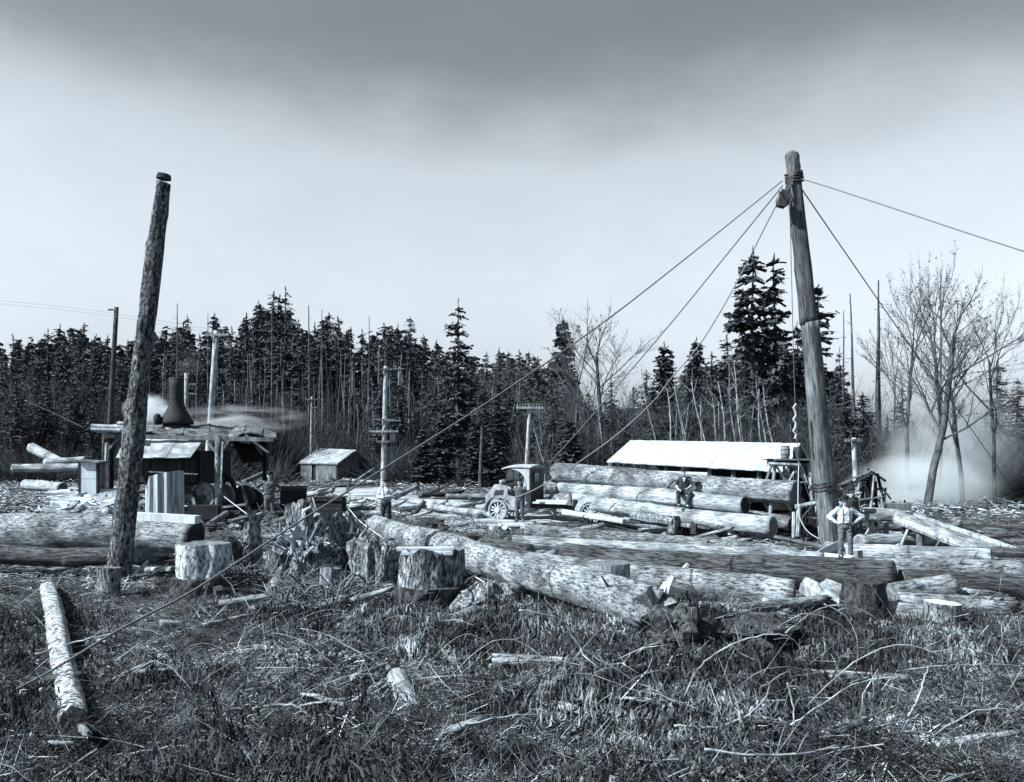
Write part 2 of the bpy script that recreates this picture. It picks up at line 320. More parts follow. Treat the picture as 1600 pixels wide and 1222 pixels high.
# ---------------------------------------------------------------- logs
def log_mesh(L, r0, r1, mats, n=40, seg=.14, rough=.05, bend=0, cutmat=1, split=0, facets=False, ecc=0):
    k = max(6, int(L / seg)); seed = random.uniform(0, 500)
    z = np.linspace(0, L, k); a = np.linspace(0, 2 * math.pi, n, endpoint=False)
    Z_, A_ = np.meshgrid(z, a, indexing='ij'); r = r0 + (r1 - r0) * Z_ / L
    cxn, cyn = np.cos(A_), np.sin(A_)
    nzz = fbm(cxn * 2.2 + seed, cyn * 2.2, Z_ * .55, 4)
    fine = vnoise(cxn * 7 + seed, cyn * 7, Z_ * 2.2)
    rr = r * (1 + rough * nzz + rough * .5 * fine)
    rr = rr * (1 + .022 * np.sin(A_ * 13 + 2.5 * vnoise(cxn * 2 + seed, cyn * 2, Z_ * .8)) * (vnoise(cxn * 3, cyn * 3 + seed, Z_ * 1.5) > -.2))
    for _ in range(int(L * 1.2) + 1):                   # knots and swellings
        z0, a0 = random.uniform(0, L), random.uniform(-3, 3); da = (A_ - a0 + math.pi) % (2 * math.pi) - math.pi; rr = rr + random.uniform(.05, .18) * r0 * np.exp(-((Z_ - z0) ** 2 / .02 + da ** 2 * r0 * r0 / .012))
    if facets: rr = rr * (1 + .05 * np.cos(A_ * 5 + seed))
    bx = bend * np.sin(Z_ / L * math.pi) + .03 * np.sin(Z_ * .8 + seed) * min(1, L / 6) * (r0 / .3)
    by = .02 * np.sin(Z_ * .6 + seed * 2) * (r0 / .3)
    V = np.stack([rr * cxn * (1 + ecc) + bx, rr * cyn + by, Z_], -1)
    if split:                                      # splintered far end
        V[-1, :, 2] += np.abs(vnoise(a * 3, seed, 0)) * split; V[-2, :, 2] += np.abs(vnoise(a * 3, seed, 0)) * split * .4
    # slightly slanted cut faces
    V[0, :, 2] -= .12 * r0 * cxn[0]; V[-1, :, 2] += .12 * r1 * cyn[-1] if not split else 0
    verts = V.reshape(-1, 3).tolist(); faces = []; mi = []
    for i in range(k - 1):
        for j in range(n):
            j2 = (j + 1) % n; faces.append((i * n + j, i * n + j2, (i + 1) * n + j2, (i + 1) * n + j)); mi.append(0)
    for e in (0, 1):                                # end faces: an inner ring set back a little
        base = (k - 1) * n if e else 0; ring = V[-1 if e else 0]; cc = ring.mean(0); b = len(verts)
        for p in ring: q = cc + (p - cc) * .9; verts.append(q.tolist())
        for p in ring: q = cc + (p - cc) * .45; q[2] += random.uniform(-.01, .01); verts.append(q.tolist())
        verts.append(cc.tolist()); c = len(verts) - 1
        for j in range(n):
            j2 = (j + 1) % n
            f1 = (base + j, base + j2, b + j2, b + j); f2 = (b + j, b + j2, b + n + j2, b + n + j); f3 = (b + n + j, b + n + j2, c)
            for q, f in enumerate((f1, f2, f3)):
                faces.append(f if e else f[::-1]); mi.append(0 if q == 0 and cutmat == 1 else cutmat)
    me = bpy.data.meshes.new('log'); me.from_pydata(verts, [], faces)
    for m in mats: me.materials.append(m)
    me.polygons.foreach_set('material_index', mi); me.polygons.foreach_set('use_smooth', [m_ == 0 for m_ in mi]); me.update()
    return me
def log(a, b, r0, r1, label, group=None, mats=None, name='log', cat='log', stubs=0, parent=None, **kw):
    a = Vector(a); b = Vector(b); d = b - a
    mats = mats or [M['bark'], M['cut']]
    me = log_mesh(d.length, r0, r1, mats, **kw); me.name = name
    o = bpy.data.objects.new(name, me); C.objects.link(o)
    if stubs:
        L = d.length
        for _ in range(stubs):
            mb = MB()
            zz = random.uniform(.1, .95) * L; an = random.uniform(0, 6.28); rr = r0 + (r1 - r0) * zz / L
            dr = Vector((math.cos(an), math.sin(an), .3)); s = random.uniform(.05, .28)
            mb.tube([dr * rr * .8 + Vector((0, 0, zz)), dr * (rr + s) + Vector((0, 0, zz + .05))], [.028, .012], 6)
            mb.build('branch_stub', M['branch_dark'], o)
    o.location = a; o.rotation_mode = 'QUATERNION'; o.rotation_quaternion = d.to_track_quat('Z', 'Y') @ Quaternion((0, 0, 1), random.uniform(0, 6.28))
    if parent is not None: o.parent = parent
    if label: tag(o, label, cat, group)
    return o
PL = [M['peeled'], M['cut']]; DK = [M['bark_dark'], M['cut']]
# the load on the truck and trailer
log(P(868, 739, 35.6), P(1243, 771, 28.2), .43, .405, 'thick barked log on top of the truck load, running behind the seated man', rough=.06, ecc=.04)
log(P(876, 763, 35.2), P(1164, 789, 28.4), .28, .31, 'middle log of the load with a pale rim round an end coloured as shaded hollow', mats=[M['peeled'], M['board_dark']], rough=.04)  # shade of the hollow put into the dark colour of the flat end
rim = MB(); c = P(1164, 789, 28.4); ax = (P(1164, 789, 28.4) - P(876, 763, 35.2)).normalized(); q = ax.to_track_quat('Z', 'Y').to_matrix()
log(P(866, 781, 35.0), P(1209, 823, 27.2), .33, .31, 'lowest front log of the load, under the seated man\'s boots', mats=[M['peeled'], M['cut']], rough=.05)
log(P(1150, 806, 29.6), P(1236, 817, 28.4), .27, .25, 'short log with a dark end behind the lowest load log', mats=[M['bark'], M['board_dark']])
log(P(890, 800, 34.2), P(1060, 822, 30.6), .27, .3, 'log behind the trailer props below the front load log', mats=[M['bark'], M['cut']])
log(P(900, 776, 36.5), P(1180, 800, 30.4), .3, .3, 'hidden back log of the load, seen through the gap', mats=DK)
log(P(850, 762, 37), P(935, 765, 36.2), .28, .28, 'log butt on the load just behind the truck cab')
# logs lying in the middle ground
G = lambda px, py, r: onG(px, py) + Vector((0, 0, r * .82))
log(G(822, 858, .40), G(1247, 880, .25), .43, .25, 'long scarred log with a dark knotted butt, in front of the loaded truck', stubs=5, mats=[M['bark'], M['cut']])
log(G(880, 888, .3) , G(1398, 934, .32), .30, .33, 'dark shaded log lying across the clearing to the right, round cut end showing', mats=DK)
log(G(770, 892, .3), G(1241, 948, .27), .31, .30, 'grey barked log behind the flat topped stump, oval cut end at its right', mats=[M['bark'], M['cut']], rough=.05)
main_log = log(G(588, 842, .34) + Vector((0, 0, .2)), G(1012, 1002, .30) + Vector((0, 0, .16)), .36, .34, 'longest felled log slanting across the picture centre with shaggy bark', stubs=7, rough=.06, split=.5, mats=[M['bark'], M['peeled']])
log(G(800, 870, .2) + Vector((0, 0, .25)), G(1285, 888, .22), .2, .24, 'pale slim log lying behind the dark shaded log', mats=PL)
log(G(1395, 948, .25), G(1488, 940, .25), .25, .27, 'short barked log right of the big dark stump')
log(G(1380, 972, .2), G(1470, 985, .2), .23, .22, 'peeled log half hidden beside the pale stump on the right', mats=PL)
log(G(1290, 868, .2), G(1550, 880, .2), .24, .22, 'pale log behind the man with hands on hips', mats=PL)
log(G(1330, 905, .25), G(1600, 912, .25), .27, .27, 'long weathered log reaching out at the right edge', stubs=4, mats=[M['bark'], M['cut']])
log(G(1410, 925, .25), G(1640, 935, .25), .26, .25, 'darker log under the long weathered log at the right edge', mats=DK)
log(G(1340, 858, .2), G(1530, 852, .2), .22, .2, 'grey log in front of the sloping timber chute', mats=PL)
log(G(1170, 866, .12), G(1330, 882, .12), .14, .12, 'thin pole lying by the foot of the spar tree', mats=PL)
log(P(690, 838, 22.5), P(830, 862, 20.8), .16, .18, 'dark thin log crossing behind the longest felled log', mats=DK)
for (x0, y0, x1, y1, r, lb, mt) in ((900, 872, 1200, 905, .15, 'thin barked log between the scarred log and the dark shaded log', 'bark'), (1255, 895, 1420, 902, .17, 'short log behind the dark shaded log end', 'bark'), (1420, 900, 1600, 896, .2, 'barked log at the right edge behind the weathered logs', 'bark'), (1400, 955, 1580, 962, .2, 'log under the pale topped right stump', 'bark'),
      (1440, 868, 1600, 872, .16, 'thin log near the chute at the right edge', 'bark_dark'), (990, 905, 1120, 922, .14, 'half buried log above the grey barked log', 'bark_dark'), (760, 880, 900, 905, .16, 'log wedged behind the felled log middle', 'bark'), (1085, 958, 1230, 968, .12, 'pale pole lying below the grey barked log', 'peeled'), (640, 818, 760, 838, .14, 'thin log beyond the felled log on the skid road side', 'bark'), (860, 862, 960, 872, .13, 'broken log under the dark knotted butt', 'bark_dark')):
    log(G(x0, y0, r), G(x1, y1, r), r, r * .9, lb, mats=[M[mt], M['cut']], stubs=3, split=.15)
# left side
log(P(-60, 838, 22.5), P(206, 834, 22.0), .56, .50, 'huge weathered log behind the tall bark covered pole', mats=[M['bark'], M['cut']], n=34, rough=.07)
log(P(190, 836, 21.6), P(306, 842, 21.2), .44, .42, 'huge log end with a sawn dark face right of the tall bark covered pole', mats=[M['bark'], M['board_dark']], n=34)
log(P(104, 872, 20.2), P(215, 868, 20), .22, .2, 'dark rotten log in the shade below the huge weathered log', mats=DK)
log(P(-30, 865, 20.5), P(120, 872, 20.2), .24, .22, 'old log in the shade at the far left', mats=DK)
b = MB(); b.beam(P(205, 806, 21.6), P(309, 812, 21.1), .24, .2); tag(b.build('hewn_timber', M['board_light'], origin=P(205, 806, 21.6)), 'pale squared timber laid on the huge sawn log', 'timber')
log(P(70, 722, 44), P(135, 718, 44), .18, .17, 'pale log far left beside the narrow board cabinet', mats=PL)
log(P(20, 732, 40), P(128, 730, 40), .2, .2, 'lower pale log far left beside the narrow board cabinet', mats=PL)
log(P(40, 757, 34), P(98, 762, 33), .22, .2, 'bleached log behind the short round block at the left', mats=PL)
log(P(50, 700, 50), P(96, 722, 48), .3, .24, 'broad pale fallen trunk at the left edge beyond the clearing', mats=PL)
# foreground
log(G(76, 925, .1), G(116, 1140, .1), .15, .13, 'pale scaly fallen trunk running down the left foreground', mats=[M['scaly'], M['cut']], n=24, rough=.1, seg=.08)
log(G(620, 1088, .12) + Vector((0, 0, .12)), P(646, 1121, 8.5), .12, .135, 'short peeled log in the bottom foreground, its round cut end towards us', mats=[M['pole_white'], M['cut']], n=26)
log(G(770, 1062, .07) + Vector((0, 0, .2)), G(1420, 1092, .05) + Vector((0, 0, .2)), .08, .06, 'thin bark covered trunk lying across the brush in the right foreground', mats=[M['bark'], M['cut']], stubs=6, n=14)
log(G(460, 927, .12), G(615, 918, .12), .15, .13, 'hollow log beside the large board topped stump', mats=[M['bark'], M['board_dark']])
log(G(725, 953, .2), G(808, 945, .2), .22, .24, 'short thick log piece under the longest felled log', mats=[M['bark'], M['board_dark']])
log(G(400, 925, .1), G(500, 915, .1), .09, .13, 'charred branchy pole left of the leaning small stump', mats=DK)
log(P(1400, 806, 25.5), P(1560, 868, 23), .2, .21, 'peeled log sloping down the timber chute at the right', mats=PL, name='log')
log(P(1350, 803, 26), P(1405, 805, 25.5), .19, .19, 'level peeled log at the head of the timber chute', mats=PL)
# scattered slash logs
SLASH = [(350, 760, 405, 775), (440, 740, 520, 752), (500, 748, 600, 758), (610, 752, 700, 766), (640, 757, 690, 748), (520, 762, 590, 757),
         (655, 775, 750, 780), (640, 787, 760, 800), (660, 798, 770, 812), (700, 830, 760, 845), (430, 757, 480, 748), (360, 742, 440, 747),
         (340, 835, 395, 860), (360, 870, 420, 888), (430, 902, 500, 892), (540, 850, 600, 868), (700, 905, 790, 930), (730, 935, 820, 975),
         (830, 960, 1000, 1000), (1060, 950, 1160, 975), (1130, 965, 1290, 960), (1180, 975, 1300, 990), (1000, 830, 1060, 838), (950, 835, 1020, 842),
         (860, 822, 905, 830), (1340, 845, 1400, 842), (1380, 838, 1450, 846), (1430, 835, 1500, 832), (1420, 865, 1490, 872), (1350, 890, 1400, 880),
         (1220, 962, 1330, 952), (230, 895, 270, 905), (200, 880, 260, 872), (60, 900, 140, 890), (540, 940, 610, 932), (700, 985, 780, 960)]
for i, (x0, y0, x1, y1) in enumerate(SLASH):
    r = random.uniform(.07, .14) * (1.3 if y0 < 800 else 1)
    log(G(x0, y0, r), G(x1, y1, r * .8) + Vector((0, 0, random.uniform(0, .2))), r, r * random.uniform(.6, .9),
        'short weathered slash log among the litter of the clearing', 'slash logs strewn over the clearing',
        mats=random.choice([PL, [M['bark'], M['cut']], [M['bark'], M['cut']], DK]), name='slash_log', n=14, rough=.09, split=random.choice([0, .2]))

# ---------------------------------------------------------------- stumps
def stump(px0, px1, ytop, ybase, label, mats, cut='cut', rug=1, notch=0, jag=0, lean=(0, 0), flare=.12, board=False, under=False):
    Y = gy(ybase); c = onG((px0 + px1) / 2, ybase); Y = c.y; r = (px1 - px0) / 2 / FOC * Y; h = CAM_H - (ytop - HOR) / FOC * Y - c.z
    root = thing('stump', label, 'stump', c + Vector((0, r * .6, 0)))
    n = 44; k = 16; seed = random.uniform(0, 99); vs = []; fs = []; mi = []
    for i in range(k + 1):
        t = i / k; z = -.12 + (h + .12) * t
        for j in range(n):
            a = 2 * math.pi * j / n; ca, sa = math.cos(a), math.sin(a)
            rr = r * (1 + flare * (1 - t) ** 3 * (1 + .9 * math.sin(a * 4 + seed)) + .10 * rug * float(fbm(ca * 1.6 + seed, sa * 1.6, z * 1.2, 3)) + .05 * rug * float(vnoise(ca * 8 + seed, sa * 8, z * 2)))
            zz = z
            if jag and i >= k - 3: zz = z + jag * h * (abs(float(vnoise(a * 2.4 + seed, seed, 0)))) * (i - k + 4) / 4
            elif i == k: zz = z + .03 * math.sin(a + seed) * h
            vs.append((rr * ca + lean[0] * t, rr * sa + lean[1] * t, zz))
    for i in range(k):
        for j in range(n):
            j2 = (j + 1) % n; fs.append((i * n + j, i * n + j2, (i + 1) * n + j2, (i + 1) * n + j)); mi.append(0)
    body = MB(); body.v = vs; body.f = fs; body.m = mi; body.n = len(vs)
    body.build('trunk_base', mats, root, smooth=True)
    if notch:                                            # the uncut darker foot below the falling cut
        ft = MB(); fv = []; kk = 7
        for i in range(kk + 1):
            t = i / kk
            for j in range(n):
                a = 2 * math.pi * j / n; rr = r * (1.42 - .22 * t + .16 * float(fbm(math.cos(a) * 2 + seed, math.sin(a) * 2, t * 2, 3)) + .05 * float(vnoise(math.cos(a) * 9, math.sin(a) * 9, t * 6)))
                fv.append((rr * math.cos(a), rr * math.sin(a), -.15 + (h * notch + .15) * t + .04 * float(vnoise(a * 2, seed, 3))))
        for j in range(n): q = Vector(fv[kk * n + j]) * .9; q.z = fv[kk * n + j][2] + .01; fv.append(tuple(q))
        ft.add(fv, [(i * n + j, i * n + (j + 1) % n, (i + 1) * n + (j + 1) % n, (i + 1) * n + j) for i in range(kk + 1) for j in range(n)] + [tuple((kk + 1) * n + j for j in range(n))]); ft.build('root_foot', M['stump_dark'], root)
    top = MB(); b = k * n; tv = []
    for j in range(n): tv.append(vs[b + j])
    cc = Vector((lean[0], lean[1], h * .97))
    for j in range(n): q = cc + (Vector(tv[j]) - cc) * .5; tv.append(tuple(q - Vector((0, 0, (.25 * jag * h) if jag else .01 * random.random()))))
    tv.append(tuple(cc - Vector((0, 0, .3 * jag * h))))
    tf = [(j, (j + 1) % n, n + (j + 1) % n, n + j) for j in range(n)] + [(n + j, n + (j + 1) % n, 2 * n) for j in range(n)]
    top.add(tv, tf); top.build('cut_top', M[cut], root)
    if board:
        q = MB(); q.box((-.05 * r, -.2 * r, h + .07), (r * 1.9, .22, .05), Matrix.Rotation(.06, 3, 'Z')); q.box((r * .05, -.55 * r, h + .015), (r * 1.7, .12, .05))
        q.build('top_board', M['board_light'], root)
    return root
stump(272, 345, 852, 932, 'large pale stump with hewn white bark, right of the tall bark covered pole', M['hewn'], 'cut', notch=.36, rug=1.6, jag=.07)
stump(149, 182, 888, 934, 'small dark sided stump at the foot of the tall bark covered pole', M['stump'])
stump(495, 525, 889, 936, 'slim leaning stump left of the large board topped stump', M['bark'], lean=(.06, 0), flare=.05)
stump(618, 712, 866, 958, 'large rugged stump with pale boards across its top at centre', M['stump'], 'cut', notch=.42, board=True, rug=2.2, jag=.12)
stump(922, 987, 882, 945, 'flat topped grey stump standing against the grey barked log', M['peeled'], 'cut', notch=.3)
stump(1325, 1396, 908, 978, 'broad dark stump in front of the dark shaded log', M['stump_dark'], 'stump_dark', flare=.08, rug=2)
stump(1452, 1508, 944, 1003, 'pale topped stump at the right edge of the photo', M['stump'], 'cut_light', notch=.5)
stump(762, 798, 828, 852, 'splintered jagged stump in front of the truck wheel', M['stump'], 'cut_light', jag=.5, flare=.1)
stump(414, 444, 867, 912, 'small rough stump beside the upturned root mass', M['stump'], jag=.2)
stump(646, 656, 757, 772, 'small pale stump far off beyond the skid road', M['peeled'], 'cut_light')
stump(1325, 1350, 860, 885, 'low pale stump block just right of the man with hands on hips', M['peeled'], 'cut_light', flare=.03)
stump(380, 403, 832, 872, 'low splintered stump below the man in the dark coat', M['stump'], jag=.4)
stump(1068, 1078, 818, 836, 'wood block propping the truck load, middle one', M['stump'], flare=.02)
stump(94, 122, 763, 795, 'short pale chopping stump left of the cordwood heap', M['peeled'], 'cut_light', flare=.02)
# split half-round slab log standing before the engine
def split_bolt():
    Y = 27.5; x0 = P(228, 0, Y).x; x1 = P(284, 0, Y).x; zb = .35; zt = 3 - (742 - HOR) / FOC * Y
    root = thing('split_stump', 'large pale split butt with vertical grain standing before the winch drums', 'stump', ((x0 + x1) / 2, Y, zb))
    n = 40; vs = []; r = (x1 - x0) / 2; k = 10
    for i in range(k + 1):
        for j in range(n):
            a = 2 * math.pi * j / n; rr = r * (1 + .10 * math.sin(a * 11) * (.5 + .5 * math.sin(a * 3)) + .05 * math.sin(a * 5)); t = i / k
            z = (zt - zb) * t * (1 if i < k else 1 + .08 * math.cos(a * 1 + .3)) - (.3 * t if math.cos(a) < -.55 else 0) * (t > .8)
            vs.append((rr * math.cos(a), rr * math.sin(a) * .8, z))
    b = MB(); fs = [(i * n + j, i * n + (j + 1) % n, (i + 1) * n + (j + 1) % n, (i + 1) * n + j) for i in range(k) for j in range(n)]
    b.add(vs, fs); b.add([vs[k * n + j] for j in range(n)], [tuple(range(n))]); b.build('split_side', M['split'], root, smooth=False)
split_bolt()
# standing splintered snag by the man in the dark coat
def snag_root():
    base = onG(398, 900); Y = base.y
    root = thing('broken_snag', 'forked splintered snag standing up below the man in the dark coat', 'snag', base)
    def lp(px, py): return P(px, py, Y) - base
    b = MB(); b.tube([lp(398, 905), lp(401, 880), lp(400, 850), lp(398, 820), lp(394, 800)], [.2, .16, .15, .13, .07], 12, wob=.12)
    b.tube([lp(398, 825), lp(388, 795), lp(381, 770), lp(378, 758)], [.07, .05, .03, .01], 7, wob=.1)
    b.tube([lp(398, 822), lp(412, 800), lp(418, 790)], [.07, .04, .015], 7, wob=.1)
    b.tube([lp(402, 830), lp(395, 812), lp(385, 803)], [.06, .04, .01], 7)
    b.build('trunk', M['stump'], root, smooth=True)
snag_root()
# upturned root masses
def rootwad(px0, px1, py0, py1, label, mat1, mat2, nroots=46, seed=3):
    rd = random.Random(seed); base = onG((px0 + px1) / 2, py1); Y = base.y; rx = (px1 - px0) / 2 / FOC * Y; hz = (py1 - py0) / FOC * Y
    root = thing('root_mass', label, 'root mass', base)
    b = MB(); n = 28; k = 16; vs = []
    for i in range(k + 1):
        ph = math.pi * i / k
        for j in range(n):
            a = 2 * math.pi * j / n; d = Vector((math.sin(ph) * math.cos(a), math.sin(ph) * math.sin(a), math.cos(ph)))
            s = 1.15 + .6 * float(fbm(d.x * 2 + seed, d.y * 2, d.z * 2, 4))
            vs.append((d.x * rx * .8 * s, d.y * .5 * s, hz * .45 + d.z * hz * .5 * s))
    b.add(vs, [(i * n + j, (i + 1) * n + j, (i + 1) * n + (j + 1) % n, i * n + (j + 1) % n) for i in range(k) for j in range(n)])
    b.build('earth_clump', mat2, root, smooth=False)
    b = MB()
    for _ in range(nroots):
        a = rd.uniform(0, 6.28); e = rd.uniform(-.3, 1.4); p = Vector((rd.uniform(-.5, .5) * rx, rd.uniform(-.4, .1), hz * rd.uniform(.2, .6)))
        d = Vector((math.cos(a) * math.cos(e) * rx, -abs(math.sin(a)) * .35, math.sin(e) * hz * .6)) * rd.uniform(.5, 1.0); pts = [p]
        for q in range(5):
            d2 = d / 5 + Vector((rd.uniform(-1, 1), rd.uniform(-1, 1), rd.uniform(-1, 1))) * .09 * hz; pts.append(pts[-1] + d2)
        r = rd.uniform(.012, .07) * hz; b.tube(pts, [r, r * .85, r * .7, r * .5, r * .3, r * .12], 7, wob=.15)
    b.build('root', mat1, root, smooth=True)
    return root
rootwad(430, 530, 800, 905, 'big dark upturned root mass behind the leaning small stump', M['split'], M['stump'], 150, 3)
rootwad(505, 585, 812, 895, 'second upturned root mass, left of the tangled pale roots', M['peeled'], M['stump'], 110, 13)
rootwad(545, 622, 838, 915, 'tangled pale roots left of the large board topped stump', M['peeled'], M['stump'], 40, 5)
rootwad(1016, 1112, 950, 1030, 'black burnt root clump at the near end of the longest felled log', M['fern_dark'], M['stump_dark'], 60, 7)
rootwad(690, 716, 870, 925, 'splintered roots against the right side of the board topped stump', M['split'], M['stump'], 18, 9)
rootwad(716, 812, 915, 962, 'rotten wood lump under the longest felled log', M['stump'], M['stump'], 14, 12)

rj = random.Random(42)
def jumble_spot():
    while True:
        px, py = rj.uniform(330, 1540), rj.uniform(778, 960)
        if rj.random() < (.9 if px < 830 else .45): break
    return px, py
for i in range(200):                                     # short broken pieces heaped between the big logs
    px, py = jumble_spot() if i < 140 else (rj.uniform(60, 820), rj.uniform(752, 835)); c = onG(px, py); far = max(1, c.y / 24); L = rj.uniform(.35, 1.5) * far; r = rj.uniform(.04, .13) * far ** .5; a = rj.uniform(-.6, .6) + (1.2 if rj.random() < .25 else 0); e = rj.uniform(-.1, .35) if rj.random() < .9 else rj.uniform(.4, .8)
    if e > .4: L *= .6; r *= .7
    d = Vector((math.cos(a) * math.cos(e), math.sin(a) * math.cos(e), math.sin(e))) * L
    log(c + Vector((0, 0, r * .8)), c + d + Vector((0, 0, r * .8)), r, r * rj.uniform(.6, 1), 'short broken limb or log end heaped between the big logs', 'broken log pieces heaped between the big logs', mats=rj.choice([PL, PL, [M['bark'], M['cut']], [M['bark'], M['cut_light']], DK]), name='log_piece', cat='log piece', n=12, rough=.12, seg=.2, split=rj.choice([0, .15, .3]))
for i in range(115):                                     # split slabs and torn bark
    px, py = jumble_spot() if i < 50 else (rj.uniform(60, 420), rj.uniform(790, 905)); c = onG(px, py); s_ = rj.uniform(.15, .55); b = MB()
    m_ = Matrix.Rotation(rj.uniform(0, 6.28), 3, 'Z') @ Matrix.Rotation(rj.uniform(-.8, .8), 3, 'Y') @ Matrix.Rotation(rj.uniform(-.8, .8), 3, 'X')
    n = 7; out = [Vector((s_ * (.5 + rj.uniform(-.15, .15)) * math.cos(6.28 * k / n), s_ * .28 * (1 + rj.uniform(-.4, .4)) * math.sin(6.28 * k / n), 0)) for k in range(n)]
    t = Vector((0, 0, rj.uniform(.02, .06))); b.add([m_ @ (v + t) for v in out] + [m_ @ (v - t) for v in out], [tuple(range(n)), tuple(range(2 * n - 1, n - 1, -1))] + [(k, n + k, n + (k + 1) % n, (k + 1) % n) for k in range(n)])
    tag(b.build('bark_piece', rj.choice([M['split'], M['stump'], M['board_light'], M['bark']]), loc=c + Vector((0, 0, .06 + s_ * .12))), 'torn slab of bark or split wood in the clearing litter', 'wood slab', 'torn bark and wood slabs in the clearing litter')
rootwad(862, 905, 822, 848, 'dark torn root clump behind the scarred log, below the truck bed', M['stump'], M['stump_dark'], 40, 21)
rootwad(655, 700, 812, 838, 'rough root clump on the skid road side of the felled log', M['stump'], M['stump_dark'], 30, 22)
rootwad(330, 380, 845, 885, 'broken root clump right of the large pale stump', M['stump'], M['stump_dark'], 40, 23)
rootwad(1130, 1240, 965, 1005, 'brushy root clump below the oval cut log end', M['branch'], M['stump_dark'], 60, 24)

for (a_, b_, c_, d_, lb, mt) in ((352, 376, 858, 902, 'squat dark stump between the large pale stump and the root masses', 'stump_dark'), (584, 612, 868, 925, 'rough upright stump just left of the board topped stump', 'stump'), (452, 478, 880, 925, 'broken stump in front of the big dark root mass', 'stump'), (700, 722, 880, 932, 'thin splintered stump touching the right side of the board topped stump', 'split'), (828, 850, 905, 935, 'low dark stump under the grey barked log', 'stump_dark'), (1418, 1440, 900, 925, 'low weathered stump among the logs at right', 'stump')):
    stump(a_, b_, c_, d_, lb, M[mt], 'cut', jag=.35, rug=2)
FG = [(150, 1010), (240, 985), (330, 960), (420, 985), (395, 1020), (520, 965), (590, 1000), (700, 1040), (760, 1010), (820, 1090), (900, 985), (940, 1000), (1120, 1040), (1250, 1000), (1420, 1010), (1490, 1080), (1380, 1130), (1150, 1130), (990, 1140), (700, 1120), (560, 1060), (380, 1090), (200, 1060), (170, 1110), (300, 1120), (440, 1140), (860, 1160), (1280, 1160), (1460, 1150), (630, 965), (1530, 1010), (30, 980), (40, 1080)] + [(rj.uniform(-20, 1600), rj.uniform(945, 1190)) for _ in range(75)]
for i, (px, py) in enumerate(FG):                        # broken rotten pieces half sunk in the foreground
    c = onG(px + rj.uniform(-15, 15), py); L = rj.uniform(.25, .8); r = rj.uniform(.02, .07) * (1 if i < 33 else .7); a = rj.uniform(-1.1, 1.1); d = Vector((math.cos(a), math.sin(a), rj.uniform(-.05, .25))) * L
    log(c + Vector((0, 0, r * 1.4)), c + d + Vector((0, 0, r * 1.4)), r, r * rj.uniform(.5, .9), 'rotten broken piece half sunk in the foreground brush', 'rotten broken pieces sunk in the foreground brush', mats=rj.choice([PL, [M['bark'], M['cut']], [M['stump'], M['split']], DK]), name='log_piece', cat='log piece', n=14, rough=.16, seg=.06, split=.12)
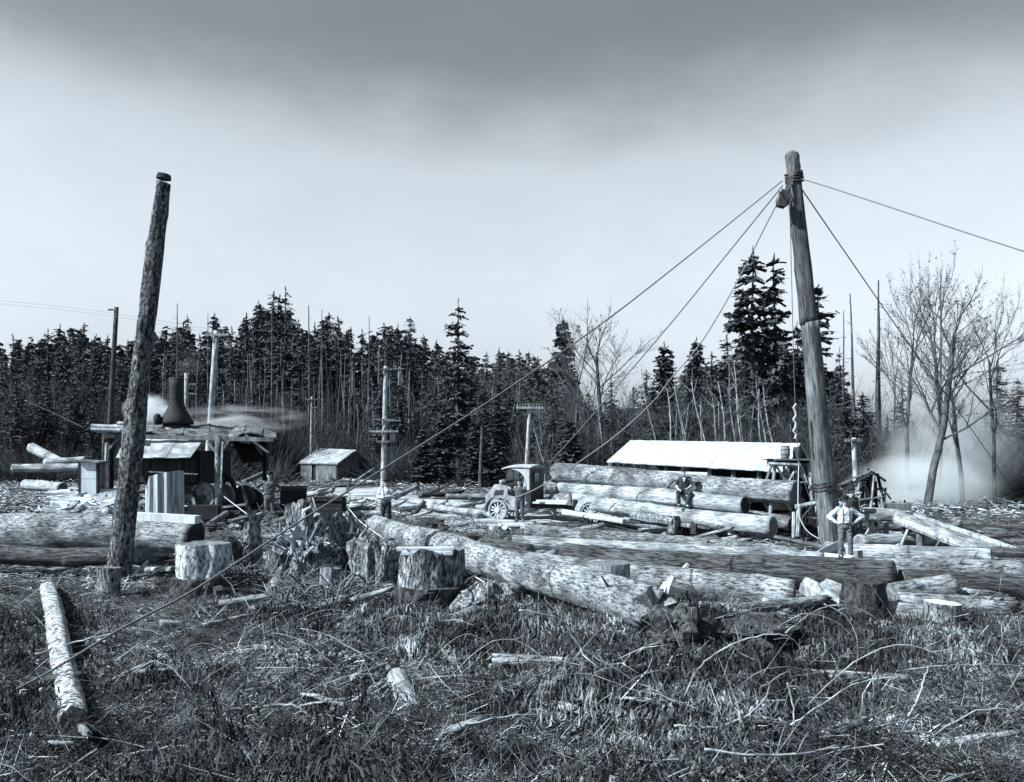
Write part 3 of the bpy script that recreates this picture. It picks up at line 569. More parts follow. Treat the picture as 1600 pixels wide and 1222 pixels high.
# ---------------------------------------------------------------- poles
def tall_pole():
    base = onG(184, 905); top = P(256, 275, base.y); root = thing('tall_pole', 'tall bark covered leaning pole with bare top, left of the picture', 'pole', base)
    d = top - base; L = d.length
    me = log_mesh(L, .265, .155, [M['bark_rough'], M['cut']], n=36, seg=.1, rough=.11, bend=-.10); o = bpy.data.objects.new('trunk', me); C.objects.link(o)
    o.parent = root; o.rotation_mode = 'QUATERNION'; o.rotation_quaternion = d.to_track_quat('Z', 'Y'); o.location = (0, 0, -.15)
    b = MB(); b.tube([d * .992, d * 1.004], [.165, .14], 14, wob=.08); b.build('charred_tip', M['bark_dark'], root)
tall_pole()
def spar():
    base = onG(1301, 852); Y = base.y; root = thing('spar_tree', 'tall hewn spar tree leaning left, rigged with cables at its top', 'spar tree', base)
    lp = lambda px, py, dy=0: P(px, py, Y + dy) - base
    a = lp(1301, 858); t = lp(1239, 268); d = t - a
    for f0, f1, mt_, nm in ((0, .6, 'spar', 'trunk'), (.6, 1, 'spar_mid', 'upper_trunk')):
        ra, rb_ = .335 - .11 * f0, .335 - .11 * f1; me = log_mesh(d.length * (f1 - f0), ra * (1 if f0 == 0 else .985), rb_, [M[mt_], M['cut']], n=30, seg=.2, rough=.05, facets=True); o = bpy.data.objects.new(nm, me); C.objects.link(o)
        o.parent = root; o.rotation_mode = 'QUATERNION'; o.rotation_quaternion = d.to_track_quat('Z', 'Y'); o.location = a + d * (f0 - (.004 if f0 else 0))
    b = MB(); b.tube([lp(1240, 274), lp(1239.5, 262), lp(1239, 256), lp(1237.5, 246), lp(1236.5, 241), lp(1236, 237)], [.2, .215, .22, .215, .2, .12], 10, wob=.07); b.build('spar_top', M['spar_dark'], root)
    b = MB(); u = d.normalized(); q = d.to_track_quat('Z', 'Y').to_matrix()
    for s in range(5):
        c = lp(1240 + s * .5, 272 + s * 3.2); b.tube([c + q @ Vector((math.cos(x) * .26, math.sin(x) * .26, .03 * math.sin(x * 2 + s))) for x in np.linspace(0, 6.28, 20)], .028, 6)
    b.build('cable_wrap', M['iron'], root)
    b = MB()
    for s in range(3):
        c = lp(1288.5 + s * .5, 752 + s * 7); b.tube([c + q @ Vector((math.cos(x) * .35, math.sin(x) * .35, .05 * math.sin(x + s))) for x in np.linspace(0, 6.28, 24)], .018, 6)
    b.build('lower_cable_wrap', M['iron'], root)
    cc = lp(1223, 314, -.35); b = MB(); rot = Matrix.Rotation(R(90), 3, 'X')
    blk = b.lathe([(.02, -.1), (.17, -.09), (.21, -.05), (.17, -.02), (.15, 0), (.17, .02), (.21, .05), (.17, .09), (.02, .1)], 20, mat=rot, c=cc).build('pulley_sheave', M['iron'], root)
    b = MB(); b.box(cc + Vector((0, -.12, .06)), (.26, .03, .5), Matrix.Rotation(.25, 3, 'Y')); b.box(cc + Vector((0, .12, .06)), (.26, .03, .5), Matrix.Rotation(.25, 3, 'Y'))
    b.build('pulley_cheek', M['iron'], root)
    b = MB(); b.tube([lp(1234, 283, -.25), lp(1229, 292, -.33), cc + Vector((.06, 0, .26))], .03, 7); b.tube([lp(1240, 280, -.25), lp(1234, 296, -.3), cc + Vector((.08, 0, .26))], .022, 7); b.build('pulley_strap', M['iron'], root)
    return base, Y
spar_base, SY = spar()
def util_pole(xt, yt, xb, yb, Y, r, label, mat, arms=(), box=None, rt=None, broken=False):
    top = P(xt, yt, Y); low = P(xb, yb, Y); d = (low - top).normalized(); k = (top.z - gh(low.x, Y) + .3) / -d.z; base = top + d * k
    root = thing('utility_pole', label, 'utility pole', (base.x, base.y, base.z + .3)); o0 = Vector(root.location)
    b = MB(); b.tube([base - o0 + (top - base) * t for t in np.linspace(0, 1, 8)], [r * (1 - .3 * t) for t in np.linspace(0, 1, 8)], 12, wob=.03); b.build('pole', M[mat], root, smooth=True)
    for (ax, ay, hw, tl, ins) in arms:
        c = P(ax, ay, Y - r * .9) - o0; w = hw / FOC * Y; dr = Vector((math.cos(tl), .12, math.sin(tl)))
        b = MB(); b.beam(c - dr * w, c + dr * w, .09, .12); b.beam(c + Vector((-.3 * w, 0, 0)), c + Vector((0, .05, -.35 * w)), .04); b.beam(c + Vector((.3 * w, 0, 0)), c + Vector((0, .05, -.35 * w)), .04)
        arm = b.build('cross_arm', M['pole_white' if ins > 3 else 'board'], root)
        for s in range(ins):
            p = c + dr * w * (-.92 + 1.84 * s / max(1, ins - 1)) + Vector((0, 0, .06))
            b = MB(); b.lathe([(.012, 0), (.012, .05), (.035, .06), (.04, .11), (.025, .14), (.008, .15)], 8, c=p); b.build('insulator', M['board'], arm)
    if box:
        bx, by, bw, bh = box; c = P(bx, by, Y - .15) - o0; w = bw / FOC * Y; h = bh / FOC * Y
        b = MB(); b.box(c, (w, w, h)); b.box(c + Vector((0, 0, h / 2 + .03)), (w * 1.1, w * 1.1, .06)); b.build('transformer_box', M['iron'], root)
    return root
util_pole(338, 517, 325, 722, 46, .2, 'leaning bleached utility pole rising behind the engine shelter', 'pole_white', [(339, 523, 18, .03, 4)])
util_pole(603, 572, 599, 760, 52, .19, 'pale utility pole with four crossarms and a transformer box, right of the low hut', 'pole_white',
          [(603, 577, 17, .05, 2), (604, 656, 22, -.06, 3), (600, 674, 22, 0, 5), (602, 690, 14, 0, 2)], box=(614, 683, 9, 13))
util_pole(828, 634, 823, 728, 44, .13, 'slender utility pole with a long insulator crossarm above the truck cab', 'pole_white', [(828, 637, 21, 0, 10)])
util_pole(487, 620, 486, 700, 86, .13, 'small far utility pole in front of the trees above the hut', 'pole_white', [(487, 624, 10, 0, 2), (491, 637, 5, 0, 0)])
util_pole(291, 583, 291, 640, 70, .22, 'far utility pole just right of the engine smokestack', 'pole_white', [(301, 600, 5, 0, 0), (300, 615, 8, -.1, 0)])
util_pole(182, 480, 172, 660, 60, .22, 'dark broken topped pole standing among the trees at far left', 'bark_dark', [(173, 484, 4, 0, 0)])
util_pole(1334, 684, 1337, 745, 40, .16, 'short pale utility pole right of the spar tree', 'pole_white', [(1334, 688, 14, .03, 0)])
util_pole(624, 573, 620, 700, 90, .13, 'thin far utility pole behind the transformer pole', 'board', [(625, 576, 6, 0, 0), (621, 640, 8, 0, 0)])
util_pole(350, 610, 347, 665, 36.5, .03, 'thin stovepipe like rod standing by the engine shelter roof', 'iron')

# ---------------------------------------------------------------- cables
def cable(name, pts, r, label, cat='cable', mat='cable', n=6, group=None):
    pts = [Vector(p) for p in pts]; sm_ = []
    for i in range(len(pts) - 1):                       # Catmull-Rom
        p0 = pts[max(i - 1, 0)]; p1 = pts[i]; p2 = pts[i + 1]; p3 = pts[min(i + 2, len(pts) - 1)]
        for t in np.linspace(0, 1, 8, endpoint=False):
            sm_.append(.5 * ((2 * p1) + (p2 - p0) * t + (2 * p0 - 5 * p1 + 4 * p2 - p3) * t * t + (3 * p1 - p0 - 3 * p2 + p3) * t ** 3))
    sm_.append(pts[-1]); b = MB(); b.tube(sm_, r, n)
    return tag(b.build(name, M[mat], origin=pts[-1], smooth=True), label, cat, group)
def pcab(pp, Y0, Y1, **k):
    x0, x1 = pp[0][0], pp[-1][0]; tot = [0]
    for i in range(1, len(pp)): tot.append(tot[-1] + math.hypot(pp[i][0] - pp[i - 1][0], pp[i][1] - pp[i - 1][1]))
    return [P(a, b, 1 / ((1 - t / tot[-1]) / Y0 + t / tot[-1] / Y1)) for (a, b), t in zip(pp, tot)]
TY = SY - .2
cable('guy_cable', pcab([(1222, 283), (1085, 393), (948, 500), (787, 612), (600, 732), (460, 820), (303, 922), (190, 982), (68, 1055), (-40, 1110)], TY, 9.2), .017, 'longest guy cable running from the spar top down to the lower left corner', group=None)
cable('guy_cable', pcab([(1223, 290), (1150, 380), (1055, 497), (958, 611), (911, 666), (858, 724)], TY, 34), .02, 'straight cable from the spar top to the top of the truck cab')
cable('haul_rope', pcab([(1212, 322), (1185, 375), (1150, 444), (1097, 533), (1049, 591), (1017, 631), (950, 690), (850, 757), (800, 779), (770, 785)], TY, 33.4), .02, 'sagging haul rope passing in front of the truck and up to the spar block', mat='rope_dark')
cable('guy_cable', pcab([(1250, 279), (1290, 291), (1400, 327), (1520, 367), (1700, 425)], TY, 20), .017, 'guy cable from the spar top out to the right edge of the sky')
cable('guy_cable', pcab([(1253, 296), (1330, 408), (1426, 546), (1485, 625), (1530, 688), (1580, 760)], TY, 40), .02, 'guy cable from the spar top down behind the right hand bare trees')
cable('hoist_line', pcab([(1234, 325), (1237, 440), (1240, 560), (1243, 640), (1246, 700), (1247, 722), (1262, 768), (1268, 790), (1254, 810), (1262, 838)], TY, 27), .012, 'hoist line hanging beside the spar down to the barrel scaffold', mat='cable')
cable('hoist_line', pcab([(1248, 722), (1247, 790), (1252, 815), (1264, 832), (1280, 842)], 28.4, 26.5), .014, 'loose pale rope looping down the barrel scaffold to the ground', mat='rope')
b = MB(); Y = TY - .1; c = P(1242, 640, Y)
b.tube([c + Vector((0, 0, -.9 + i * .12)) + Vector((.05 * math.sin(i * 2.2), 0, 0)) for i in range(10)], .03, 6); tag(b.build('chain_hook', M['rope'], origin=c), 'pale chain hook hanging on the hoist line left of the spar', 'hook')
cable('winch_cable', [P(345, 772, 31), P(375, 795, 28.5), P(402, 815, 27)], .016, 'short winch cable running down from the shelter post', mat='rope')
cable('winch_cable', [P(536, 782, 34), P(560, 812, 27), P(600, 842, 24)], .016, 'right one of the two slack cables ending at the pale tangled roots', mat='rope')
cable('winch_cable', [P(512, 790, 34), P(545, 820, 27), P(592, 852, 23)], .016, 'left one of the two slack cables ending at the pale tangled roots', mat='rope')
cable('winch_cable', [P(436, 799, 30), P(462, 806, 31), P(490, 795, 33)], .012, 'slack cable between the dark coated man and the dark crate', mat='rope')
cable('winch_cable', [P(711, 882, 19), P(760, 912, 16.6)], .014, 'taut cable right of the board topped stump', mat='rope')
cable('guy_cable', [P(40, 626, 44), P(85, 646, 46), P(130, 668, 47)], .03, 'pale guy wire sloping down at the far left edge', mat='rope')
cable('wire', [P(850, 727, 44), P(828, 648, 44)], .012, 'thin stay wire of the slender utility pole', mat='rope')
for k, (ya, yb_) in enumerate(((478, 516), (483, 521))):
    cable('overhead_wire', [P(-60, ya - 14, 58), P(85, ya, 56), P(180, ya + 12, 52), P(338, yb_, 46)], .008, 'thin overhead wire reaching the leaning bleached pole from the left', group='overhead wires at the left', cat='wire')

# ---------------------------------------------------------------- buildings
def quad_slab(b, p, th=.04, mi=0):                      # p: 4 points, counter clockwise from above
    p = [Vector(q) for q in p]; n = (p[1] - p[0]).cross(p[3] - p[0]).normalized(); q = [a - n * th for a in p]
    b.add(p + q, [(0, 1, 2, 3), (7, 6, 5, 4), (0, 4, 5, 1), (1, 5, 6, 2), (2, 6, 7, 3), (3, 7, 4, 0)], mi)
def lerp(a, b, t): return Vector(a) + (Vector(b) - Vector(a)) * t
def long_shed():
    eR, eL = P(1226, 737, 34), P(948, 721, 44); rR, rL = P(1251, 693, 37), P(985, 688, 47)
    back = Vector((rR.x * 2 - eR.x, rR.y * 2 - eR.y, eR.z)), Vector((rL.x * 2 - eL.x, rL.y * 2 - eL.y, eL.z))
    o0 = Vector(((eR.x + back[1].x) / 2, 42, 0)); root = thing('long_shed', 'long low shed with a brilliant white roof behind the log load', 'shed', o0)
    L = lambda v: Vector(v) - o0
    b = MB(); NS = 22
    for i in range(NS):
        t0, t1 = i / NS, (i + 1) / NS - .0012; dz = Vector((0, 0, .012 * (i % 2) + random.uniform(0, .012))); ov = (eR - rR) * random.uniform(0, .006)
        quad_slab(b, [L(lerp(eL, eR, t0)) + dz + ov, L(lerp(eL, eR, t1)) + dz + ov, L(lerp(rL, rR, t1)) + dz, L(lerp(rL, rR, t0)) + dz], .05)
    quad_slab(b, [L(rL), L(rR), L(back[0]), L(back[1])], .06); b.build('roof', M['roof_white'], root)
    b = MB()
    for i in range(9): a = lerp(eL, eR, i / 8); a = lerp(a, lerp(rL, rR, i / 8), .12); b.beam(L((a.x, a.y, -.2)), L((a.x, a.y, a.z)), .16)
    b.build('post', M['board'], root).data.update()
    b = MB(); f0, f1 = lerp(eL, rL, .06), lerp(eR, rR, .06)
    def wallseg(t0, t1, z0, z1, mat, nm, off=0):
        bb = MB(); p, q = lerp(f0, f1, t0), lerp(f0, f1, t1); u = (q - p).normalized(); nrm = Vector((u.y, -u.x, 0)) * off
        n = max(2, int((z1 - z0) / .2))
        for i in range(n):
            za = z0 + (z1 - z0) * i / n; zb = z0 + (z1 - z0) * (i + 1) / n - .012; s = .01 * (i % 2)
            bb.beam(L((p.x, p.y, (za + zb) / 2)) + nrm * 1 + nrm.normalized() * s if off else L((p.x, p.y - s, (za + zb) / 2)), L((q.x, q.y, (za + zb) / 2)) + nrm if off else L((q.x, q.y - s, (za + zb) / 2)), zb - za, .03, roll=0)
        return bb.build(nm, mat, root)
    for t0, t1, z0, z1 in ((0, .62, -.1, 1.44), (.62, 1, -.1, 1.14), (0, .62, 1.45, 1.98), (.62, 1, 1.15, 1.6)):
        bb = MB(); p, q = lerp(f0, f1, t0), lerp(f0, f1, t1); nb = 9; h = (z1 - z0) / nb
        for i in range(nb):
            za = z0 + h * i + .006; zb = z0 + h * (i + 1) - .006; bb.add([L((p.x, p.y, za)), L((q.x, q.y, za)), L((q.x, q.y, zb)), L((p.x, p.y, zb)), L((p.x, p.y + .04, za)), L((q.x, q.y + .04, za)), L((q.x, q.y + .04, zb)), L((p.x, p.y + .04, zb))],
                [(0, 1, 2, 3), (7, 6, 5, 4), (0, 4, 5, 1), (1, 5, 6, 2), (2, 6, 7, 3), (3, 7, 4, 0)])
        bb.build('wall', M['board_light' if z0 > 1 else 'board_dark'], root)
    bb = MB(); g0, g1 = lerp(back[1], rL, .06), lerp(back[0], rR, .06)
    bb.add([L((g0.x, g0.y, -.2)), L((g1.x, g1.y, -.2)), L((g1.x, g1.y, g1.z)), L((g0.x, g0.y, g0.z))], [(0, 1, 2, 3)]); bb.build('back_wall', M['board_dark'], root)
    bb = MB(); e = lerp(eR, eL, .02); a, c, d_ = lerp(eR, rR, .05), rR, back[0]; sh = (eL - eR).normalized() * .25; n = 26
    for i in range(n):
        t0, t1 = i / n, (i + 1) / n - .004; p, q = lerp(a, d_, t0) + sh, lerp(a, d_, t1) + sh; mid = lambda t: min(t, 1 - t) * 2
        zt0, zt1 = a.z + (c.z - a.z) * mid(t0) - .08, a.z + (c.z - a.z) * mid(t1) - .08; zb = -.2 if i > 6 else 1.7
        bb.add([L((p.x, p.y, zb)), L((q.x, q.y, zb)), L((q.x, q.y, zt1)), L((p.x, p.y, zt0))], [(0, 1, 2, 3)])
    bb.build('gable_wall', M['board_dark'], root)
long_shed()
def hut():
    Y = 84; e0, e1 = P(466, 723, Y), P(527, 724, Y - 5); r0, r1 = P(498, 700, Y + 4), P(557, 703, Y - 1); k1 = P(583, 727, Y + 1)
    o0 = Vector((e1.x, e1.y, gh(e1.x, e1.y))); root = thing('hut', 'low board hut with a pale shake roof at the forest edge', 'hut', o0); L = lambda v: Vector(v) - o0
    k0 = k1 + (r0 - r1)
    b = MB(); quad_slab(b, [L(e0), L(e1), L(r1), L(r0)], .12); quad_slab(b, [L(r0), L(r1), L(k1), L(k0)], .12); rf = b.build('roof', M['shake'], root)
    b = MB(); s = P(497, 694, Y); b.tube([L(P(497, 704, Y)), L(P(497, 693, Y))], .14, 8); b.build('stovepipe', M['iron'], rf)
    a0, a1, a2 = lerp(e0, r0, .06), lerp(e1, r1, .06), lerp(k1, r1, .06); a0 = lerp(a0, a1, .04); a1 = lerp(a1, a0, .05); a2 = a2 + (a0 - a1).normalized() * .5; rr = r1 + (a0 - a1).normalized() * .5
    b = MB(); n = 34
    for i in range(n):
        t0, t1 = i / n, (i + 1) / n - .006; p, q = lerp(a0, a1, t0), lerp(a0, a1, t1); j = .03 * (i % 2); top = p.z
        if .31 < (t0 + t1) / 2 < .44: continue
        b.add([L((p.x, p.y - j, -.3)), L((q.x, q.y - j, -.3)), L((q.x, q.y - j, q.z - .05)), L((p.x, p.y - j, p.z - .05))], [(0, 1, 2, 3)])
    b.build('front_wall', M['board'], root)
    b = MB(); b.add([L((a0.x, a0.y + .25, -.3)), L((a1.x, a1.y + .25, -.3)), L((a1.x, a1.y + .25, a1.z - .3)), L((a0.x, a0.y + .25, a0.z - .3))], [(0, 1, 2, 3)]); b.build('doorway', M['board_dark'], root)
    b = MB(); n = 30
    for i in range(n):
        t0, t1 = i / n, (i + 1) / n - .008; p, q = lerp(a1, a2, t0), lerp(a1, a2, t1); tr = (rr.y - a1.y) / (a2.y - a1.y) if abs(a2.y - a1.y) > .1 else .5; tr = .5
        f = lambda t: a1.z + (rr.z - a1.z) * (t / tr if t < tr else (1 - t) / (1 - tr)) - .12
        b.add([L((p.x, p.y, -.3)), L((q.x, q.y, -.3)), L((q.x, q.y, f(t1))), L((p.x, p.y, f(t0)))], [(0, 1, 2, 3)])
    b.build('gable_wall', M['board'], root)
    b = MB(); c = lerp(a1, a2, .72); u = (a2 - a1).normalized(); b.beam(L((c.x, c.y, 1.1)) + Vector((.06, -.1, 0)), L((c.x, c.y, 2.1)) + Vector((.06, -.1, 0)), .75, .06); b.build('window', M['board_dark'], root)
hut()
def cabinet():
    Y = 30; c = P(145, 0, Y); z0 = gh(c.x, Y) - .05; zt = 3 - (722 - HOR) / FOC * Y; w = 30 / FOC * Y; h = zt - z0
    root = thing('board_cabinet', 'narrow upright cabinet of pale boards with dark corner posts, left of the shelter', 'cabinet', (c.x, Y, z0)); b = MB(); n = 4
    for i in range(n): b.box((0, -.3, h * (i + .5) / n), (w * .8, .03, h / n - .012))
    b.build('front_board', M['board_light'], root)
    b = MB(); b.box((0, .03, h / 2), (w * .86, .6, h * .98)); b.build('carcass', M['board'], root)
    for s in (-1, 1): b = MB(); b.box((s * w * .46, -.28, h / 2), (.07, .1, h)); b.build('corner_post', M['board_dark'], root)
    b = MB(); b.box((.02, -.05, h + .03), (w * 1.2, .8, .06), Matrix.Rotation(.06, 3, 'Y')); b.build('lid', M['board'], root)
cabinet()
def shelter():
    Y = 31; o0 = Vector((P(290, 0, Y).x, Y, gh(P(290, 0, Y).x, Y))); root = thing('engine_shelter', 'open pole shelter with a ragged warped board roof over the steam winch', 'shelter', o0)
    L = lambda v: Vector(v) - o0
    def gz(x, y): return gh(x, y) - .1
    for (xt, yt, xb, yb, YY, r) in ((172, 674, 172, 790, 31, .13), (341, 682, 341, 800, 30.6, .13), (415, 683, 416, 770, 33.5, .13), (163, 672, 163, 760, 35, .1), (300, 680, 300, 760, 35.5, .1)):
        t = P(xt, yt, YY); q = P(xb, yb, YY); q.z = gz(q.x, YY); b = MB(); b.tube([L(lerp(q, t, s)) for s in np.linspace(0, 1, 6)], [r, r * 1.03, r * .95, r, r * .92, r * .9], 10, wob=.06); b.build('post', M['bark'] if xt == 341 else M['stump_dark'], root, smooth=True)
    # roof: warped overlapping sheets, front edge low
    b = MB(); fr = [(200, 672), (222, 676), (238, 674), (262, 682), (285, 678), (306, 684), (325, 683), (343, 687), (354, 692), (366, 684), (380, 677), (390, 675), (408, 680), (430, 684)]
    bk = [(200, 662), (222, 664), (238, 662), (262, 663), (285, 662), (306, 664), (325, 661), (343, 665), (354, 668), (366, 666), (380, 664), (390, 666), (408, 670), (429, 676)]
    for i in range(len(fr) - 1):
        dy = .02 * (i % 2); yy = 31.3 + random.uniform(-.12, .12); p = [P(fr[i][0], fr[i][1], yy), P(fr[i + 1][0] + 1, fr[i + 1][1], yy), P(bk[i + 1][0] + 3, bk[i + 1][1] , 34.5), P(bk[i][0], bk[i][1], 34.5)]
        p = [q + Vector((0, 0, dy)) for q in p]; quad_slab(b, [L(q) for q in p], .04)
    b.build('roof_sheet', M['old_roof'], root)
    for (x0, y0, x1, y1, YY, w) in ((143, 666, 210, 669, 30.6, .12), (143, 671, 205, 673, 30.4, .1), (184, 662, 214, 663, 31.4, .12), (146, 668, 208, 664, 34, .1)):
        b = MB(); b.tube([L(P(x0, y0, YY)), L(P(x1, y1, YY))], w * .7, 8, wob=.05); b.build('roof_pole', M['pole_white'], root)
    b = MB(); quad_slab(b, [L(P(150, 674, 30.5)), L(P(212, 674, 30.5)), L(P(212, 667, 34.5)), L(P(150, 667, 34.5))], .06); b.build('left_roof_board', M['board'], root)
    b = MB(); b.beam(L(P(165, 681, 30.7)), L(P(428, 687, 30.9)), .14, .16); b.beam(L(P(165, 676, 34.4)), L(P(420, 682, 34.4)), .14, .14); b.beam(L(P(341, 685, 30.6)), L(P(322, 678, 35)), .12); b.beam(L(P(416, 686, 31)), L(P(412, 682, 34.6)), .12); b.beam(L(P(172, 681, 30.6)), L(P(172, 678, 35)), .12)
    b.build('roof_beam', M['board'], root)
    for (x0, y0, x1, y1, YY) in ((325, 690, 341, 712, 30.7), (357, 690, 341, 712, 30.6), (375, 690, 392, 692, 31), (384, 680, 420, 708, 31.2), (192, 678, 170, 702, 30.9), (305, 712, 336, 705, 33), (308, 716, 326, 742, 33), (395, 690, 416, 720, 33)):
        b = MB(); b.beam(L(P(x0, y0, YY)), L(P(x1, y1, YY)), .08); b.build('brace', M['board'], root)
    b = MB(); b.beam(L(P(348, 690, 30.5)), L(P(345, 762, 30.3)), .05); b.build('leaning_rod', M['pole_white'], root); b = MB(); b.beam(L(P(166, 692, 30.3)), L(P(163, 765, 30.2)), .06); b.build('leaning_rod', M['pole_white'], root)
    # dark hanging tin at the right
    b = MB()
    for i in range(4):
        x0, x1 = 362 + i * 12.5, 362 + (i + 1) * 12.5; quad_slab(b, [L(P(x0 + 16, 722 - i, 32.6)), L(P(min(x1 + 16, 417), 722 - i, 32.6)), L(P(x1, 686, 34)), L(P(x0, 686, 34))], .03)
    b.build('hanging_sheet', M['board_dark'], root)
shelter()
def engine_cabin():
    o0 = Vector((P(250, 0, 32).x, 32, gh(P(250, 0, 32).x, 32))); root = thing('engine_cabin', 'dark low cabin under the shelter with a sloping front roof of grey tin sheets', 'cabin', o0); L = lambda v: Vector(v) - o0
    b = MB(); n = 6
    for i in range(n):
        t0, t1 = i / n, (i + 1) / n + .01; a = [P(181, 715, 29.9), P(296, 715.5, 29.9), P(319, 684, 31.1), P(196, 683, 31.1)]; dz = Vector((0, 0, .018 * (i % 2)))
        quad_slab(b, [L(lerp(a[0], a[1], t0)) + dz, L(lerp(a[0], a[1], t1)) + dz, L(lerp(a[3], a[2], t1)) + dz, L(lerp(a[3], a[2], t0)) + dz], .03)
    b.build('roof_sheet', M['tin'], root)
    b = MB(); x0, x1 = P(184, 0, 30.3).x, P(306, 0, 30.3).x; za = P(0, 713, 30.3).z; zb = P(0, 754, 30.3).z; n = 12
    for i in range(n):
        xa = x0 + (x1 - x0) * i / n; b.box(L(((xa + (x1 - x0) / n / 2), 30.35 + .01 * (i % 2), (za + zb) / 2)), ((x1 - x0) / n - .015, .04, za - zb))
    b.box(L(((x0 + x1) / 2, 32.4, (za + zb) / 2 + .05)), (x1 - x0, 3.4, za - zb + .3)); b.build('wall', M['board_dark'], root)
    b = MB(); b.beam(L(P(232, 737, 29.8)), L(P(309, 741, 29.8)), .04); b.build('steam_pipe', M['board'], root)
engine_cabin()
def donkey():
    Y = 31.2; o0 = Vector((P(320, 0, Y).x, Y, gh(P(320, 0, Y).x, Y))); root = thing('donkey_engine', 'steam donkey winch with a flared smokestack, big flanged drums and timber skids', 'steam winch', o0); L = lambda v: Vector(v) - o0
    s = 1 / FOC * 33.5; c = P(276, 663, 33.5); b = MB()
    b.lathe([(z0, z) for z0, z in ((26 * s, 0), (25 * s, 5 * s), (20 * s, 14 * s), (14 * s, 24 * s), (11.5 * s, 32 * s), (11 * s, 40 * s), (11 * s, 55 * s), (11.3 * s, 72 * s), (9.8 * s, 73 * s), (9.6 * s, 66 * s))], 28, c=L(c)); b.build('smokestack', M['iron_grey'], root, smooth=True)
    b = MB(); b.lathe([(.62, 0), (.66, .1), (.66, c.z - o0.z - .3), (.5, c.z - o0.z)], 28, c=L((c.x, c.y, o0.z))); b.build('boiler', M['iron'], root, smooth=True)
    b = MB(); b.lathe([(.05, 0), (.14, .1), (.16, .3), (.1, .42), (.02, .46)], 12, c=L(P(246, 664, 33))); b.build('steam_dome', M['iron_grey'], root, smooth=True)
    ry = Matrix.Rotation(R(90), 3, 'X')
    def wheel(px, py, rp, YY, th, mat, name, spokes=0, holes=True, yaw=-.35, hub=.12):
        cc = L(P(px, py, YY)); r = rp / FOC * YY; m = Matrix.Rotation(yaw, 3, 'Z') @ ry; b = MB()
        b.lathe([(r * .82, -th / 2), (r, -th / 2), (r * 1.0, -th / 4), (r * .94, 0), (r, th / 4), (r, th / 2), (r * .82, th / 2), (r * .82, -th / 2 + .001)], 40, mat=m, c=cc)
        w = b.build(name, mat, root, smooth=False)
        b = MB(); 
        if spokes:
            for i in range(spokes):
                a = 2 * math.pi * i / spokes; d = m @ Vector((math.cos(a), math.sin(a), 0)); b.beam(cc, cc + d * r * .85, .07, .05)
        else:
            b.lathe([(r * .1, -.02), (r * .84, -.02), (r * .84, .02), (r * .1, .02)], 40, mat=m, c=cc)
            dk = MB()
            for i in range(5):
                a = 2 * math.pi * i / 5 + .5; d = m @ Vector((math.cos(a), math.sin(a), 0)); dk.lathe([(r * .01, -.028), (r * .09, -.028), (r * .09, .028), (r * .01, .028)], 14, mat=m, c=cc + d * r * .55)
            dk.build('lightening_hole', M['iron'], w)
        b.build('web', mat, w)
        b = MB(); b.lathe([(.02, -hub), (.11, -hub), (.12, hub), (.02, hub)], 16, mat=m, c=cc); b.build('hub', M['iron'], w)
    wheel(318, 777, 23, 30.8, .22, M['drum_iron'], 'drum_flange')
    wheel(350, 776, 20, 32, .12, M['drum_iron'], 'drum_flange'); wheel(344, 768, 30, 32.6, .14, M['iron_grey'], 'bull_gear', spokes=6)
    wheel(382, 776, 18, 32.2, .14, M['iron'], 'drum_flange'); wheel(396, 778, 17, 33, .14, M['iron'], 'drum_flange')
    wheel(274, 779, 12, 30.4, .1, M['drum_iron'], 'pinion_gear', spokes=5, hub=.08); wheel(294, 787, 15, 30.6, .08, M['drum_iron'], 'crank_disc')
    a, q = L(P(320, 777, 30.9)), L(P(350, 776, 32)); b = MB(); b.tube([lerp(a, q, t) for t in np.linspace(0, 1, 12)], [.30 + .02 * (i % 2) for i in range(12)], 20); b.build('cable_drum', M['cable'], root)
    a, q = L(P(368, 777, 32.1)), L(P(396, 778, 33)); b = MB(); b.tube([a, q], .3, 18); b.build('cable_drum', M['iron'], root)
    b = MB(); b.beam(L(P(235, 802, 30.4)), L(P(400, 806, 30.6)), .3, .34); b.beam(L(P(235, 796, 33)), L(P(430, 800, 33)), .3, .34); b.build('skid', M['stump_dark'], root)
    b = MB(); b.beam(L(P(262, 789, 30.3)), L(P(338, 793, 30.2)), .05); b.beam(L(P(267, 742, 30.8)), L(P(284, 771, 30.4)), .05); b.beam(L(P(345, 793, 30.2)), L(P(385, 788, 30.4)), .07); b.build('lever', M['board_light'], root)
    b = MB(); b.box(L(P(290, 765, 31.3)), (.9, .8, .5)); b.box(L(P(300, 795, 31.2)), (1.4, .8, .3)); b.tube([L(P(278, 765, 30.9)), L(P(304, 772, 30.9))], .12, 12); b.build('cylinder_block', M['iron'], root)
    b = MB(); b.box(L(P(320, 800, 30.1)), (1.1, .5, .5)); b.build('tool_box', M['board_dark'], root)
    b = MB(); b.lathe([(.02, 0), (.13, .01), (.15, .1), (.15, .35), (.12, .45), (.02, .47)], 14, c=L(P(244, 750, 30.6))); b.build('oil_can', M['iron'], root)
donkey()
